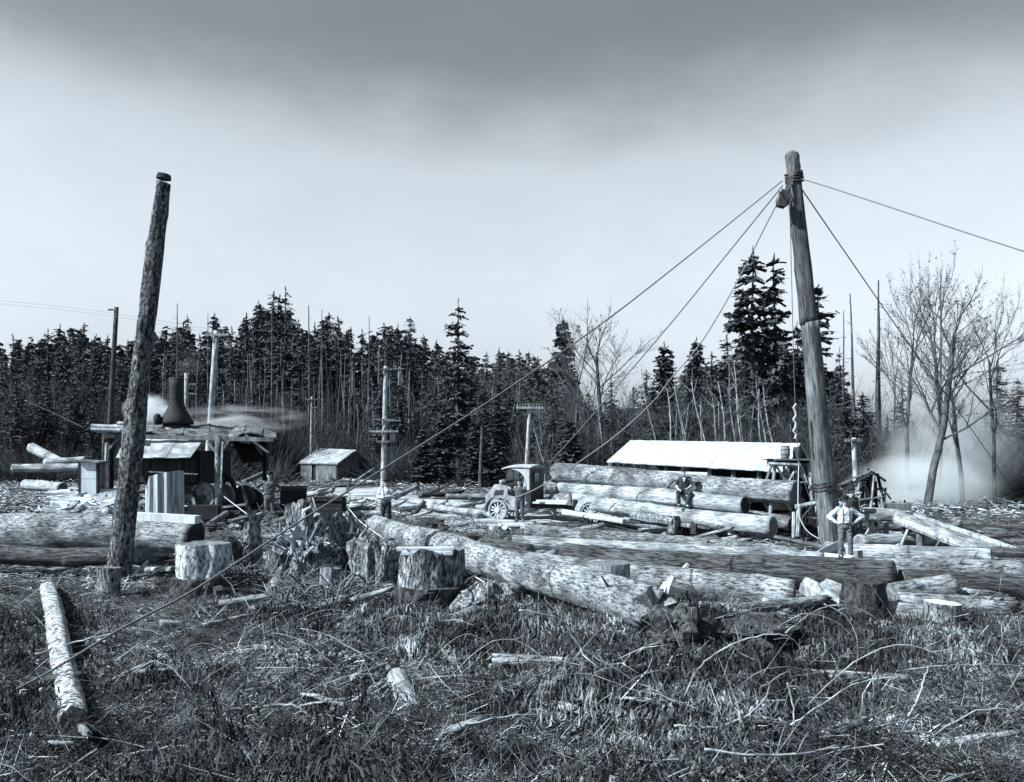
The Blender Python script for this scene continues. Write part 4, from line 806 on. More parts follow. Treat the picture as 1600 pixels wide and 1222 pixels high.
def crate(px0, px1, py0, py1, label, Y, rz=.2):
    c = P((px0 + px1) / 2, py1, Y); c.z = max(c.z, gh(c.x, c.y) - .1); w = (px1 - px0) / FOC * Y * .95; h = (py1 - py0) / FOC * Y
    root = thing('dark_crate', label, 'crate', c, rz); n = 4
    for i in range(n): b = MB(); b.box((0, -w * .3, h * (i + .5) / n), (w, .04, h / n - .015)); b.build('slat', M['board_dark'], root)
    b = MB(); b.box((0, 0, h * .49), (w * .97, w * .58, h * .96)); b.build('carcass', M['board_dark'], root)
    b = MB(); b.box((0, -w * .34, h * .9), (w * 1.05, .05, .06)); b.box((0, 0, h + .03), (w * 1.05, w * .66, .05)); b.build('lid', M['stump_dark'], root)
crate(438, 480, 762, 797, 'long dark wooden crate right of the man in the dark coat', 33)
crate(490, 540, 778, 803, 'dark board box behind the upturned root mass', 31, -.1)
# cordwood
rdw = random.Random(5)
for i in range(80):
    px = rdw.uniform(88, 200); py = rdw.uniform(766, 802); Y = 27.5 + (800 - py) * .08; a = rdw.uniform(-.25, .25) if py < 788 else rdw.uniform(-1.1, 1.1); L_ = rdw.uniform(.45, 1.1); s = rdw.uniform(.06, .12)
    c = P(px, py, Y); d = Vector((math.cos(a), rdw.uniform(-.3, .3), math.sin(a) * .5)) * L_ / 2
    b = MB(); b.beam(c - d, c + d, s * 1.8, s, roll=rdw.uniform(-.4, .4)); o = b.build('firewood', M['split'] if i % 3 else M['board_light'], origin=c); tag(o, 'split pale slab in the loose cordwood heap left of the tall bark covered pole', 'firewood', 'split slabs heaped by the cabinet')

# ---------------------------------------------------------------- scaffold, barrels, mill frame
def frame(name, label, cat, o0, beams, mat='pole_white', root=None):
    root = thing(name, label, cat, o0)
    for (x0, y0, x1, y1, Y0, Y1, w, nm, m) in beams:
        a, q = P(x0, y0, Y0) - o0, P(x1, y1, Y1) - o0; b = MB(); b.tube([lerp(a, q, t) for t in np.linspace(0, 1, 5)], [w * .52, w * .5, w * .55, w * .48, w * .5], 8, wob=.08); b.build(nm, M[m], root)
    return root
YS = 29.4; o0 = P(1235, 835, YS); o0.z = gh(o0.x, YS)
sc = frame('barrel_scaffold', 'rough pole scaffold carrying two barrels, left of the spar tree foot', 'scaffold', o0, [
    (1199, 719, 1264, 722, YS - .6, YS - .5, .12, 'top_rail', 'board_dark'), (1201, 725, 1250, 727, YS - .7, YS - .7, .13, 'top_rail', 'pole_white'), (1199, 722, 1264, 725, YS + .7, YS + .7, .12, 'top_rail', 'board'),
    (1211, 727, 1200, 840, YS - .6, YS - .6, .13, 'post', 'pole_white'), (1206, 727, 1196, 755, YS, YS, .1, 'brace', 'board'), (1214, 729, 1232, 760, YS - .6, YS - .5, .08, 'brace', 'pole_white'),
    (1243, 726, 1243, 845, YS - .6, YS - .6, .17, 'post', 'spar'), (1228, 762, 1241, 737, YS - .7, YS - .7, .08, 'brace', 'pole_white'), (1264, 723, 1269, 790, YS - .5, YS - .6, .14, 'post', 'pole_white'),
    (1222, 740, 1288, 750, YS + .5, YS + .3, .12, 'rail', 'pole_white'), (1243, 792, 1291, 784, YS - 1.8, YS - 1.8, .16, 'lower_rail', 'pole_white'), (1249, 792, 1247, 838, YS - 1.8, YS - 1.8, .17, 'lower_post', 'pole_white'),
    (1241, 800, 1240, 840, YS - 1.5, YS - 1.5, .14, 'lower_post', 'pole_white'), (1276, 790, 1282, 842, YS - 1.6, YS - 1.6, .12, 'lower_post', 'pole_white'), (1272, 752, 1274, 790, YS, YS - .5, .1, 'post', 'board'), (1284, 748, 1288, 840, YS, YS, .12, 'post', 'board_dark'), (1203, 756, 1262, 754, YS - .7, YS - .7, .08, 'rail', 'board'), (1252, 728, 1262, 756, YS - .6, YS - .6, .07, 'brace', 'pole_white'), (1262, 792, 1254, 836, YS - 1.7, YS - 1.7, .08, 'brace', 'board'), (1248, 806, 1284, 812, YS - 1.7, YS - 1.7, .09, 'rail', 'board'), (1225, 727, 1224, 757, YS - .5, YS - .5, .1, 'post', 'board'), (1198, 757, 1250, 790, YS + .2, YS + .2, .08, 'brace', 'board')])
b = MB(); x0, x1 = P(1200, 0, YS).x, P(1262, 0, YS).x
for i in range(9): b.box(Vector((x0 + (x1 - x0) * (i + .5) / 9, YS + .05, P(0, 718, YS).z)) - o0, ((x1 - x0) / 9 - .02, 1.6, .05))
b.build('deck', M['board'], sc)
b = MB(); b.box(Vector((P(1268, 0, YS).x, YS + .6, 1.0)) - o0, (1.2, .06, 2.0)); b.box(Vector((P(1290, 0, YS).x, YS + .4, .9)) - o0, (.9, .06, 1.8)); b.build('shade_board', M['board_dark'], sc)  # dark boards added to stand for the unlit interior behind the scaffold
def barrel(px, py, Y, h, label, mat):
    c = P(px, py, Y); root = thing('barrel', label, 'barrel', c); r = h * .37; b = MB()
    b.lathe([(.01, .03), (r * .78, .03), (r * .8, 0)] + [(r * (.8 + .2 * math.sin(math.pi * t)), h * t) for t in np.linspace(.05, .95, 11)] + [(r * .8, h), (r * .76, h), (r * .76, h * .96), (.01, h * .96)], 26); b.build('staves', M[mat], root, smooth=True)
    for t in (.06, .3, .7, .94): b = MB(); rr = r * (.8 + .2 * math.sin(math.pi * t)) * 1.02; b.lathe([(rr * .97, h * t - .018), (rr, h * t - .018), (rr, h * t + .018), (rr * .97, h * t + .018)], 26); b.build('hoop', M['iron'], root)
barrel(1227, 716.5, YS, .45, 'left barrel on the scaffold, its staves greyer', 'board'); barrel(1246, 717.5, YS + .1, .44, 'right darker barrel on the scaffold, behind the hoist line', 'stump_dark')
# sunlit braces seen through the gap under the load
o1 = P(1215, 820, 29.6); frame('timber_rack', 'rack of pale slanting boards glimpsed in the gap below the top load log', 'rack', o1, [
    (1193, 783, 1200, 797, 29.6, 29.6, .1, 'slat', 'board_light'), (1203, 783, 1203, 797, 29.6, 29.6, .1, 'slat', 'board_light'), (1216, 783, 1209, 797, 29.6, 29.6, .08, 'slat', 'board_light'), (1226, 785, 1236, 798, 29.6, 29.6, .1, 'slat', 'board_light'), (1226, 785, 1240, 785, 29.6, 29.6, .08, 'slat', 'board_light'),
    (1190, 799, 1243, 799, 29.7, 29.7, .1, 'rail', 'board_dark'), (1185, 782, 1243, 783, 29.7, 29.7, .1, 'rail', 'board_dark')])
bq = MB(); bq.box(P(1215, 800, 30.2) - o1, (1.9, .05, 1.3)); bq.build('shade_panel', M['board_dark'], bpy.data.objects['timber_rack'])  # added dark panel, imitates the shade in the gap behind the slats
YM = 30; o2 = P(1345, 830, YM); o2.z = gh(o2.x, YM); ml_ = frame('mill_frame', 'rickety open pole mill frame with sloping plank roof, right of the spar tree', 'mill frame', o2, [
    (1331, 752, 1336, 790, YM, YM, .12, 'post', 'pole_white'), (1350, 742, 1344, 835, YM, YM, .13, 'post', 'spar'), (1361, 738, 1363, 838, YM, YM, .13, 'post', 'pole_white'), (1371, 740, 1384, 800, YM, YM, .11, 'post', 'stump_dark'),
    (1377, 765, 1371, 838, YM - .5, YM - .5, .08, 'post', 'pole_white'), (1384, 762, 1380, 800, YM - .5, YM - .5, .08, 'post', 'board'), (1352, 760, 1364, 800, YM, YM, .1, 'brace', 'pole_white'), (1340, 756, 1358, 800, YM + .6, YM + .6, .1, 'brace', 'pole_white'),
    (1312, 767, 1363, 738, YM - .8, YM - .8, .1, 'rafter', 'pole_white'), (1314, 762, 1360, 746, YM + 1, YM + 1, .1, 'rafter', 'pole_white'), (1320, 760, 1352, 758, YM - .4, YM - .4, .08, 'cross_bar', 'pole_white'), (1338, 748, 1356, 748, YM - .4, YM - .4, .08, 'cross_bar', 'pole_white'), (1330, 754, 1354, 753, YM - .4, YM - .4, .08, 'cross_bar', 'pole_white'),
    (1345, 793, 1366, 788, YM - .6, YM - .6, .14, 'cross_bar', 'pole_white'), (1350, 768, 1380, 763, YM, YM, .09, 'cross_bar', 'board'), (1352, 780, 1382, 783, YM, YM, .09, 'cross_bar', 'stump_dark'), (1367, 752, 1370, 838, YM + .8, YM + .8, .16, 'post', 'stump_dark'), (1356, 745, 1357, 838, YM + 1, YM + 1, .2, 'post', 'stump_dark'),
    (1322, 800, 1330, 840, YM, YM, .14, 'post', 'stump_dark'), (1336, 806, 1333, 840, YM, YM, .14, 'post', 'stump_dark'),
    (1318, 768, 1322, 800, YM - .8, YM - .8, .09, 'post', 'pole_white'), (1342, 752, 1338, 806, YM - .8, YM - .8, .09, 'post', 'pole_white'), (1366, 744, 1360, 800, YM - .9, YM - .9, .08, 'post', 'pole_white'), (1376, 770, 1386, 838, YM - .9, YM - .9, .08, 'post', 'pole_white'), (1316, 776, 1346, 770, YM - .9, YM - .9, .08, 'cross_bar', 'pole_white'), (1340, 782, 1384, 776, YM - .9, YM - .9, .08, 'cross_bar', 'board'),
    (1346, 806, 1386, 818, YM - .9, YM - .9, .1, 'cross_bar', 'pole_white'), (1352, 836, 1372, 804, YM - .9, YM - .9, .07, 'brace', 'pole_white'), (1378, 762, 1392, 780, YM - .6, YM - .6, .07, 'brace', 'board'), (1326, 800, 1344, 774, YM - .9, YM - .9, .07, 'brace', 'pole_white')])
L2 = lambda v: Vector(v) - o2
b = MB()
for i in range(5): dy = i * .42 - .9; dz = Vector((0, 0, .015 * (i % 2))); quad_slab(b, [L2(P(1310, 757, YM + dy)) + dz, L2(P(1310, 757, YM + dy + .4)) + dz, L2(P(1364, 732, YM + dy + .4)) + dz, L2(P(1364, 732, YM + dy)) + dz][::-1], .05)
b.build('roof_plank', M['board'], ml_)
b = MB(); quad_slab(b, [L2(P(1356, 733, YM - .8)), L2(P(1385, 752, YM - .8)), L2(P(1385, 750, YM + 1)), L2(P(1356, 731, YM + 1))], .05); b.build('roof_plank', M['board_dark'], ml_)
o3 = onG(1430, 845); frame('timber_chute', 'sloping chute of long pale timbers running down to the right edge', 'chute', o3, [
    (1400, 812, 1620, 898, 25.3, 22, .24, 'rail', 'pole_white'), (1428, 806, 1640, 878, 26.4, 23.5, .2, 'rail', 'pole_white'), (1340, 797, 1404, 800, 26.2, 26.2, .2, 'rail', 'pole_white'), (1345, 809, 1402, 811, 25.8, 25.6, .14, 'rail', 'pole_white'),
    (1414, 812, 1416, 852, 25.3, 25.3, .2, 'trestle_leg', 'stump_dark'), (1420, 825, 1408, 852, 25, 25, .1, 'trestle_brace', 'pole_white'), (1362, 808, 1362, 850, 26, 26, .16, 'trestle_leg', 'pole_white'), (1385, 808, 1384, 848, 26.2, 26.2, .16, 'trestle_leg', 'board'), (1437, 818, 1438, 858, 24.8, 24.8, .22, 'trestle_leg', 'spar')])
b = MB(); b.box((0, 0, 0), (1.1, .6, .08)); b.box((0, -.28, -.12), (1.1, .06, .2)); tag(b.build('plank_table', M['board'], loc=P(1397, 788, 33)), 'low grey plank bench before the steam at right', 'bench')
# planks by the spar foot
for (x0, y0, x1, y1, w, lb, mt) in ((1210, 838, 1308, 858, .3, 'wide warped plank sloping down to the spar foot', 'board'), (1226, 866, 1330, 874, .22, 'pale plank lying under the warped plank', 'board_light'), (1180, 858, 1310, 872, .2, 'long pale plank along the end of the scarred log', 'board_light'),
                              (1330, 880, 1400, 893, .16, 'dark edged plank right of the man with hands on hips', 'board_dark'), (1280, 866, 1312, 850, .2, 'short pale board leaning at the spar foot', 'board_light')):
    a, q = P(x0, y0, 24.5 if y0 < 862 else 22.6), P(x1, y1, 23.8 if y1 < 862 else 21.8); b = MB(); b.beam(a, q, w, .05, roll=0 if w > .25 else 1.2); tag(b.build('plank', M[mt], origin=a), lb, 'plank')
a, q = P(1256, 914, 16.2), P(1322, 948, 15.6); b = MB(); b.tube([a, lerp(a, q, .3), lerp(a, q, .7), q], [.17, .2, .13, .05], 6, wob=.15); tag(b.build('split_timber', M['split'], origin=a), 'bright split slab wedged between the grey log end and the dark stump', 'wood slab')
a, q = P(1285, 915, 17), P(1330, 932, 16.5); b = MB(); b.beam(a, q, .3, .2, roll=.3); tag(b.build('split_timber', M['peeled'], origin=a), 'second paler slab behind the bright split slab', 'wood slab')
for (px, py, s, lb) in ((1033, 930, .24, 'white split chunk standing by the near end of the felled log'), (1045, 915, .18, 'smaller white chunk leaning above the split chunk')):
    Y = 14.2; c = P(px, py, Y); b = MB(); b.tube([c + Vector((-.1 * s, 0, -s * .8)), c + Vector((.1 * s, 0, 0)), c + Vector((.5 * s, .05, s * .8))], [s * .5, s * .55, s * .25], 5, wob=.2); tag(b.build('wood_chunk', M['cut_light'], origin=c), lb, 'wood chunk')
for (px, py, s, lb) in ((318, 1052, .1, 'pale chip lying in the left foreground litter, right one of two'), (271, 1054, .11, 'pale chip lying in the left foreground litter, left one of two'), (262, 1068, .08, 'small pale chip below the left foreground chip'), (640, 941, .12, 'square white chip on the ledge of the board topped stump')):
    c = onG(px, py, .06); b = MB(); b.box((0, 0, 0), (s * 1.5, s, s), Matrix.Rotation(px, 3, 'Y') @ Matrix.Rotation(.5, 3, 'X')); tag(b.build('wood_chip', M['cut_light'], loc=c), lb, 'wood chip')

# ---------------------------------------------------------------- truck
def truck():
    th = R(154); loc = P(828, 812, 34.3); loc.z = gh(loc.x, loc.y)
    m = Matrix.Rotation(th, 3, 'Z'); o0 = loc - m @ Vector((0, .68, 0)); root = thing('log_truck', 'early log truck with sloping nose and tall dark cab, its back to the log load', 'truck', o0, th)
    b = MB(); w = .42
    b.prism([(1.12, .72), (2.2, .68), (2.22, 1.0), (1.78, 1.5), (1.12, 1.56)], -w, w); hood = b.build('hood', M['truck'], root)
    for s in (-1, 1): q = MB(); q.prism([(1.3, 1.05), (1.82, 1.03), (1.74, 1.26), (1.3, 1.28)], s * w - .012, s * w + .012); q.build('side_louvre', M['truck_dark'], hood)
    b = MB(); b.lathe([(.05, 0), (.07, .05), (.07, .12), (.03, .16)], 12, c=(1.68, 0, 1.52)); b.build('filler_cap', M['truck_pale'], hood)
    b = MB(); b.box((2.24, 0, .85), (.05, .6, .38)); b.build('radiator', M['iron'], root)
    b = MB(); b.prism([(1.05, .62), (1.35, .62), (1.15, 1.55), (1.05, 1.55)], -.62, .62); b.build('cowl', M['truck'], root)
    for s in (-1, 1):
        b = MB(); arc = [(1.45 + .56 * math.cos(a), .46 + .56 * math.sin(a)) for a in np.linspace(R(-10), R(150), 14)]
        for i in range(13): (xa, za), (xb, zb) = arc[i], arc[i + 1]; b.add([(xa, s * .5, za), (xb, s * .5, zb), (xb, s * .84, zb), (xa, s * .84, za), (xa, s * .5, za + .03), (xb, s * .5, zb + .03), (xb, s * .84, zb + .03), (xa, s * .84, za + .03)], [(0, 1, 2, 3), (7, 6, 5, 4), (0, 4, 5, 1), (1, 5, 6, 2), (2, 6, 7, 3), (3, 7, 4, 0)])
        b.prism([(.55, .42), (1.1, .5), (1.3, .95), (1.12, 1.1), (.62, 1.0)], s * .66 - .02, s * .66 + .02); b.build('mudguard', M['truck'], root)
        b = MB(); b.lathe([(.02, -.08), (.1, -.1), (.13, 0), (.13, .1), (.02, .1)], 14, mat=Matrix.Rotation(R(90), 3, 'Y'), c=(1.2, s * .6, 1.62)); b.build('headlight', M['iron'], root)
    def wheel(x, y, r):
        w = MB(); rot = Matrix.Rotation(R(90), 3, 'X'); w.lathe([(r * .84, -.07), (r * .97, -.07), (r, -.04), (r, .04), (r * .97, .07), (r * .84, .07), (r * .84, -.069)], 30, mat=rot, c=(x, y, r)); t = w.build('wheel', M['tyre'], root)
        q = MB()
        for i in range(12): a = 2 * math.pi * i / 12; d = Vector((math.cos(a), 0, math.sin(a))); q.beam(Vector((x, y, r)) + d * .05, Vector((x, y, r)) + d * r * .86, .045, .04)
        q.build('spoke', M['board_light'], t); q = MB(); q.lathe([(.01, -.1), (.09, -.1), (.1, .1), (.01, .1)], 14, mat=rot, c=(x, y, r)); q.build('hub', M['board_light'], t)
    for s in (-1, 1): wheel(1.45, s * .74, .44); wheel(-2.7, s * .78, .43)
    # cab
    b = MB(); b.box((0, 0, 1.38), (.05, 1.34, 1.62)); back = b.build('cab_back', M['truck_dark'], root)
    b = MB(); b.box((-.035, .1, 1.83), (.03, .5, .34)); b.build('rear_window', M['glass'], back)
    b = MB()
    for y_ in (-.17, .37): b.box((-.055, y_, 1.83), (.03, .04, .4))
    for z_ in (1.64, 2.02): b.box((-.055, .1, z_), (.03, .58, .04))
    b.build('window_frame', M['truck_dark'], back)
    for s in (-1, 1):
        b = MB(); b.prism([(.03, .62), (.62, .62), (.6, 1.1), (.28, 1.12), (.2, 1.3), (.03, 1.35)], s * .66 - .02, s * .66 + .02); b.build('seat_side', M['truck_dark'], root)
        b = MB(); ar = [(.03, 2.18), (.03, 1.32), (.13, 1.3)] + [(.14 + .75 * (1 - math.cos(a)) , 1.5 + .66 * math.sin(a)) for a in np.linspace(.1, 1.5, 10)] + [(.9, 2.2)]
        b.prism(ar, s * .665 - .02, s * .665 + .02); b.build('curved_pillar', M['truck_pale'], root)
    b = MB(); n = 9; k = 7; vs = []
    for i in range(n):
        x = -.06 + 1.34 * i / (n - 1)
        for j in range(k): y_ = -.74 + 1.48 * j / (k - 1); vs.append((x, y_, 2.24 + .12 * math.cos(y_ * 1.6) - .10 * (max(0, x - .7) / .6) ** 2 - .02 * (x < 0)))
    vs2 = [(x, y, z - .045) for x, y, z in vs]; nn = len(vs)
    b.add(vs + vs2, [(i * k + j, (i + 1) * k + j, (i + 1) * k + j + 1, i * k + j + 1) for i in range(n - 1) for j in range(k - 1)] + [(nn + i * k + j, nn + i * k + j + 1, nn + (i + 1) * k + j + 1, nn + (i + 1) * k + j) for i in range(n - 1) for j in range(k - 1)]
          + [(i * k, nn + i * k, nn + (i + 1) * k, (i + 1) * k) for i in range(n - 1)] + [(i * k + k - 1, (i + 1) * k + k - 1, nn + (i + 1) * k + k - 1, nn + i * k + k - 1) for i in range(n - 1)]
          + [(j, j + 1, nn + j + 1, nn + j) for j in range(k - 1)] + [((n - 1) * k + j, nn + (n - 1) * k + j, nn + (n - 1) * k + j + 1, (n - 1) * k + j + 1) for j in range(k - 1)]); b.build('cab_roof', M['truck_pale'], root, smooth=False)
    b = MB(); b.box((1.1, 0, 1.93), (.02, 1.2, .5)); ws = b.build('windscreen', M['glass'], root)
    b = MB(); b.box((1.1, 0, 1.92), (.04, .05, .52)); [b.box((1.1, y_, 1.9), (.05, .05, .62)) for y_ in (-.62, .62)]; b.box((1.1, 0, 1.66), (.05, 1.25, .05)); b.build('windscreen_frame', M['truck_dark'], ws)
    b = MB(); rot = Matrix.Rotation(R(60), 3, 'Y'); b.tube([Vector((.8, .2, 1.4)) + rot @ Vector((.2 * math.cos(a), .2 * math.sin(a), 0)) for a in np.linspace(0, 6.28, 20)], .018, 6); b.beam((.8, .2, 1.4), (1.1, .2, 1.0), .03); b.build('steering_wheel', M['iron'], root)
    b = MB(); b.box((.35, 0, 1.0), (.5, 1.2, .16)); b.box((.12, 0, 1.25), (.12, 1.2, .5)); b.build('seat', M['dark_cloth'], root)
    b = MB(); [b.beam((2.1, y_, .62), (-4.2, y_, .66), .1, .16) for y_ in (-.38, .38)]; b.box((.6, 0, .66), (1.1, 1.3, .05)); b.build('chassis_rail', M['board_dark'], root)
    b = MB(); [b.box((-.9 - .02 * i, .62 - .3 * i, .80 + .07 * (i % 2)), (1.5, .26, .07), Matrix.Rotation(.04 * i, 3, 'Z')) for i in range(5)]; b.build('bed_plank', M['board_light'], root)
    for x in (-1.9, -3.6): b = MB(); b.box((x, 0, .86), (.25, 1.9, .22)); [b.beam((x, s * .9, .8), (x, s * .98, 1.25), .1) for s in (-1, 1)]; b.build('bunk', M['board'], root)
    b = MB(); arc = [(-2.7 + .54 * math.cos(a), .46 + .54 * math.sin(a)) for a in np.linspace(R(10), R(170), 14)]
    for i in range(13): (xa, za), (xb, zb) = arc[i], arc[i + 1]; b.beam((xa, .86, za), (xb, .86, zb), .22, .05, roll=1.57)
    b.build('rear_mudguard', M['truck_pale'], root)
    b = MB(); b.tube([Vector((.1 + .12 * math.cos(a), .7, .5 + .0 * a + .12 * math.sin(a))) for a in np.linspace(0, 6.28, 14)], .02, 6); b.build('step_ring', M['iron'], root)
truck()
# trailer under the load
o4 = P(1000, 835, 31); o4.z = gh(o4.x, o4.y); frame('log_trailer', 'timber trailer beams and props showing under the log load', 'trailer', o4, [
    (880, 800, 975, 815, 33.6, 31.2, .22, 'beam', 'board_light'), (975, 812, 1110, 824, 31.4, 29, .2, 'beam', 'bark'), (1052, 806, 1052, 833, 29.8, 29.8, .42, 'prop', 'stump'), (1086, 808, 1086, 834, 29.4, 29.4, .34, 'prop', 'stump_dark'),
    (1140, 812, 1142, 835, 28.5, 28.5, .24, 'prop', 'pole_white'), (1118, 820, 1142, 821, 28.4, 28.4, .12, 'bunk', 'board_light'), (1170, 828, 1210, 836, 28, 27.5, .3, 'bunk', 'bark'), (986, 805, 1052, 815, 30.6, 29.7, .36, 'bolster', 'bark'), (865, 778, 868, 815, 34.6, 34.6, .14, 'stake', 'pole_white'), (894, 782, 893, 800, 33.9, 33.9, .12, 'stake', 'board_light')])
# ---------------------------------------------------------------- people
def capsule(b, a, c, ra, rc, n=14, sx=1, sy=1, mi=0):   # closed tapered capsule; sx, sy flatten across
    a = Vector(a); c = Vector(c); d = c - a; L = max(d.length, 1e-5); q = d.to_track_quat('Z', 'Y').to_matrix()
    if abs(d.normalized().z) > .8: q = Vector((0, 0, 1)).rotation_difference(d if d.z > 0 else d).to_matrix() if d.z > 0 else Matrix.Rotation(math.pi, 3, 'Y') @ Vector((0, 0, 1)).rotation_difference(Matrix.Rotation(-math.pi, 3, 'Y') @ d).to_matrix()
    prof = [(ra * math.sin(t), -ra * math.cos(t)) for t in np.linspace(.12, math.pi / 2, 5)] + [(rc * math.cos(t), L + rc * math.sin(t)) for t in np.linspace(0, math.pi / 2 - .12, 5)]
    vs = []; fs = []
    for r, z in prof:
        for j in range(n): w = 2 * math.pi * j / n; vs.append(a + q @ Vector((r * math.cos(w) * sx, r * math.sin(w) * sy, z)))
    k = len(prof)
    for i in range(k - 1):
        for j in range(n): fs.append((i * n + j, i * n + (j + 1) % n, (i + 1) * n + (j + 1) % n, (i + 1) * n + j))
    fs.append(tuple(range(n - 1, -1, -1))); fs.append(tuple((k - 1) * n + j for j in range(n))); b.add(vs, fs, mi)
def fuse(b, name, mat, parent, voxel=.012, smooth=2, wrinkle=0):   # one continuous skin over the overlapping volumes
    o = b.build(name, mat); m = o.modifiers.new('r', 'REMESH'); m.mode = 'VOXEL'; m.voxel_size = voxel; m.use_smooth_shade = True
    if smooth: s = o.modifiers.new('s', 'SMOOTH'); s.iterations = smooth; s.factor = .5
    dg = bpy.context.evaluated_depsgraph_get(); me = bpy.data.meshes.new_from_object(o.evaluated_get(dg)); o.modifiers.clear(); old = o.data; o.data = me; bpy.data.meshes.remove(old)
    me.name = name
    if wrinkle:
        k = len(me.vertices); co = np.empty(k * 3, np.float32); nr = np.empty(k * 3, np.float32); me.vertices.foreach_get('co', co); me.vertex_normals.foreach_get('vector', nr); co = co.reshape(-1, 3); nr = nr.reshape(-1, 3); sd_ = random.uniform(0, 50)
        f = fbm(co[:, 0] * 9 + sd_, co[:, 1] * 9, co[:, 2] * 13, 3); f = -np.abs(f) * 1.3 + .35; me.vertices.foreach_set('co', (co + nr * (f * wrinkle)[:, None]).ravel()); me.update()
    if not me.materials: me.materials.append(mat)
    me.polygons.foreach_set('use_smooth', [True] * len(me.polygons)); o.parent = parent; return o
STAND = dict(pel=(0, 0, .94), wst=(0, .005, 1.1), chs=(0, .0, 1.32), nck=(0, .01, 1.50), hd=(0, -.02, 1.635),
             shR=(-.185, 0, 1.42), elR=(-.25, .03, 1.13), wrR=(-.25, -.04, .88), shL=(.185, 0, 1.42), elL=(.25, .03, 1.13), wrL=(.25, -.04, .88),
             hpR=(-.09, 0, .92), knR=(-.11, -.02, .5), anR=(-.12, .03, .09), hpL=(.09, 0, .92), knL=(.11, -.02, .5), anL=(.12, .03, .09), hdirR=(0, -.1, -1), hdirL=(0, -.1, -1))
def person(loc, rz, label, pose={}, top='shirt', low='denim', hat='wide', sleeves=1.0, vest=None, scale=1, coat=False, suspenders=False, face_turn=0, curl=.5):
    J = dict(STAND); J.update(pose); J = {k: Vector(v) for k, v in J.items()}
    root = thing('person', label, 'person', loc, rz); root.scale = (scale,) * 3
    b = MB(); cp = lambda a, c, ra, rc, **k: capsule(b, J[a] if isinstance(a, str) else a, J[c] if isinstance(c, str) else c, ra, rc, **k)
    cp('pel', 'wst', .105, .10, sx=1.35); cp('wst', 'chs', .10, .115, sx=1.4); cp('chs', (J['shR'] + J['shL']) / 2 + Vector((0, 0, -.01)), .112, .075, sx=1.5)
    cp((J['shR'] + J['shL']) / 2, 'nck', .06, .05); cp('nck', J['hd'] + Vector((0, .01, -.03)), .05, .05)
    h = J['hd']; rot = Matrix.Rotation(face_turn, 3, 'Z'); hp = lambda x, y, z: h + rot @ Vector((x, y, z))
    cp(hp(0, .015, .03), hp(0, .005, .045), .088, .086, sx=.9); cp(hp(0, -.02, -.03), hp(0, -.035, -.075), .062, .042)   # skull, jaw
    cp(hp(0, -.085, .015), hp(0, -.108, -.018), .012, .016, n=8); cp(hp(-.03, -.078, .032), hp(.03, -.078, .032), .016, .016, n=8)   # nose, brow
    cp(hp(-.02, -.083, -.05), hp(.02, -.083, -.05), .011, .011, n=8)                                                    # lips
    for s in (-1, 1): cp(hp(s * .078, .015, .025), hp(s * .083, .012, -.015), .014, .01, n=8); cp(hp(s * .04, -.055, -.01), hp(s * .045, -.05, -.03), .025, .02, n=8)
    for s in 'RL':
        cp('sh' + s, 'el' + s, .055, .043); cp('el' + s, 'wr' + s, .043, .028); cp('hp' + s, 'kn' + s, .088, .058); cp('kn' + s, 'an' + s, .056, .038)
        fd = Vector((-.25 if s == 'R' else .25, -1, 0)).normalized(); cp(J['an' + s], J['an' + s] + fd * .15 + Vector((0, 0, -.045)), .04, .032)
        # hand: palm, four unequal bent fingers, thumb from the palm's side
        w = J['wr' + s]; d = J['hdir' + s].normalized(); sd_ = d.cross(Vector((0, 1, 0))); sd_ = sd_.normalized() if sd_.length > .2 else Vector((1, 0, 0)); nr = sd_.cross(d).normalized()
        if nr.y > 0: nr = -nr
        inn = nr if s == 'R' else nr
        capsule(b, w, w + d * .075, .026, .034, sx=1, sy=.8); sgn = 1 if s == 'R' else -1
        for i, (off, ln) in enumerate(((-.027, .062), (-.009, .075), (.009, .07), (.027, .055))):
            p0 = w + d * .085 + sd_ * off; p1 = p0 + (d + inn * -curl * .5).normalized() * ln * .55; p2 = p1 + (d * .6 - inn * curl).normalized() * ln * .5
            capsule(b, p0, p1, .0105, .0095, n=8); capsule(b, p1, p2, .0095, .008, n=8)
        t0 = w + d * .03 - sd_ * .028 * sgn; t1 = t0 + (d * .6 - sd_ * sgn * .8).normalized() * .04; capsule(b, t0, t1, .013, .011, n=8); capsule(b, t1, t1 + (d - inn * .3).normalized() * .03, .011, .009, n=8)
    body = fuse(b, 'body', M['skin'], root, .0085, 1)
    b = MB()
    for s in (-1, 1): capsule(b, hp(s * .031, -.082, .008), hp(s * .032, -.083, .008), .0095, .0095, n=8)
    b.build('eyes', M['hair'], root)
    # shirt or coat
    b = MB(); e = .024 if not coat else .032; ea = .05 if top == 'shirt' else e
    capsule(b, J['wst'] - Vector((0, 0, .06)), J['wst'], .118 + e, .11 + e, sx=1.42); capsule(b, J['wst'], J['chs'], .108 + e, .118 + e, sx=1.55); capsule(b, J['chs'], (J['shR'] + J['shL']) / 2 - Vector((0, 0, .02)), .118 + e, .08 + e * .5, sx=1.5)
    if coat: capsule(b, J['pel'] - Vector((0, 0, .1)), J['wst'], .15, .135, sx=1.35)
    capsule(b, (J['shR'] + J['shL']) / 2, J['nck'] - Vector((0, 0, .035)), .07, .058)
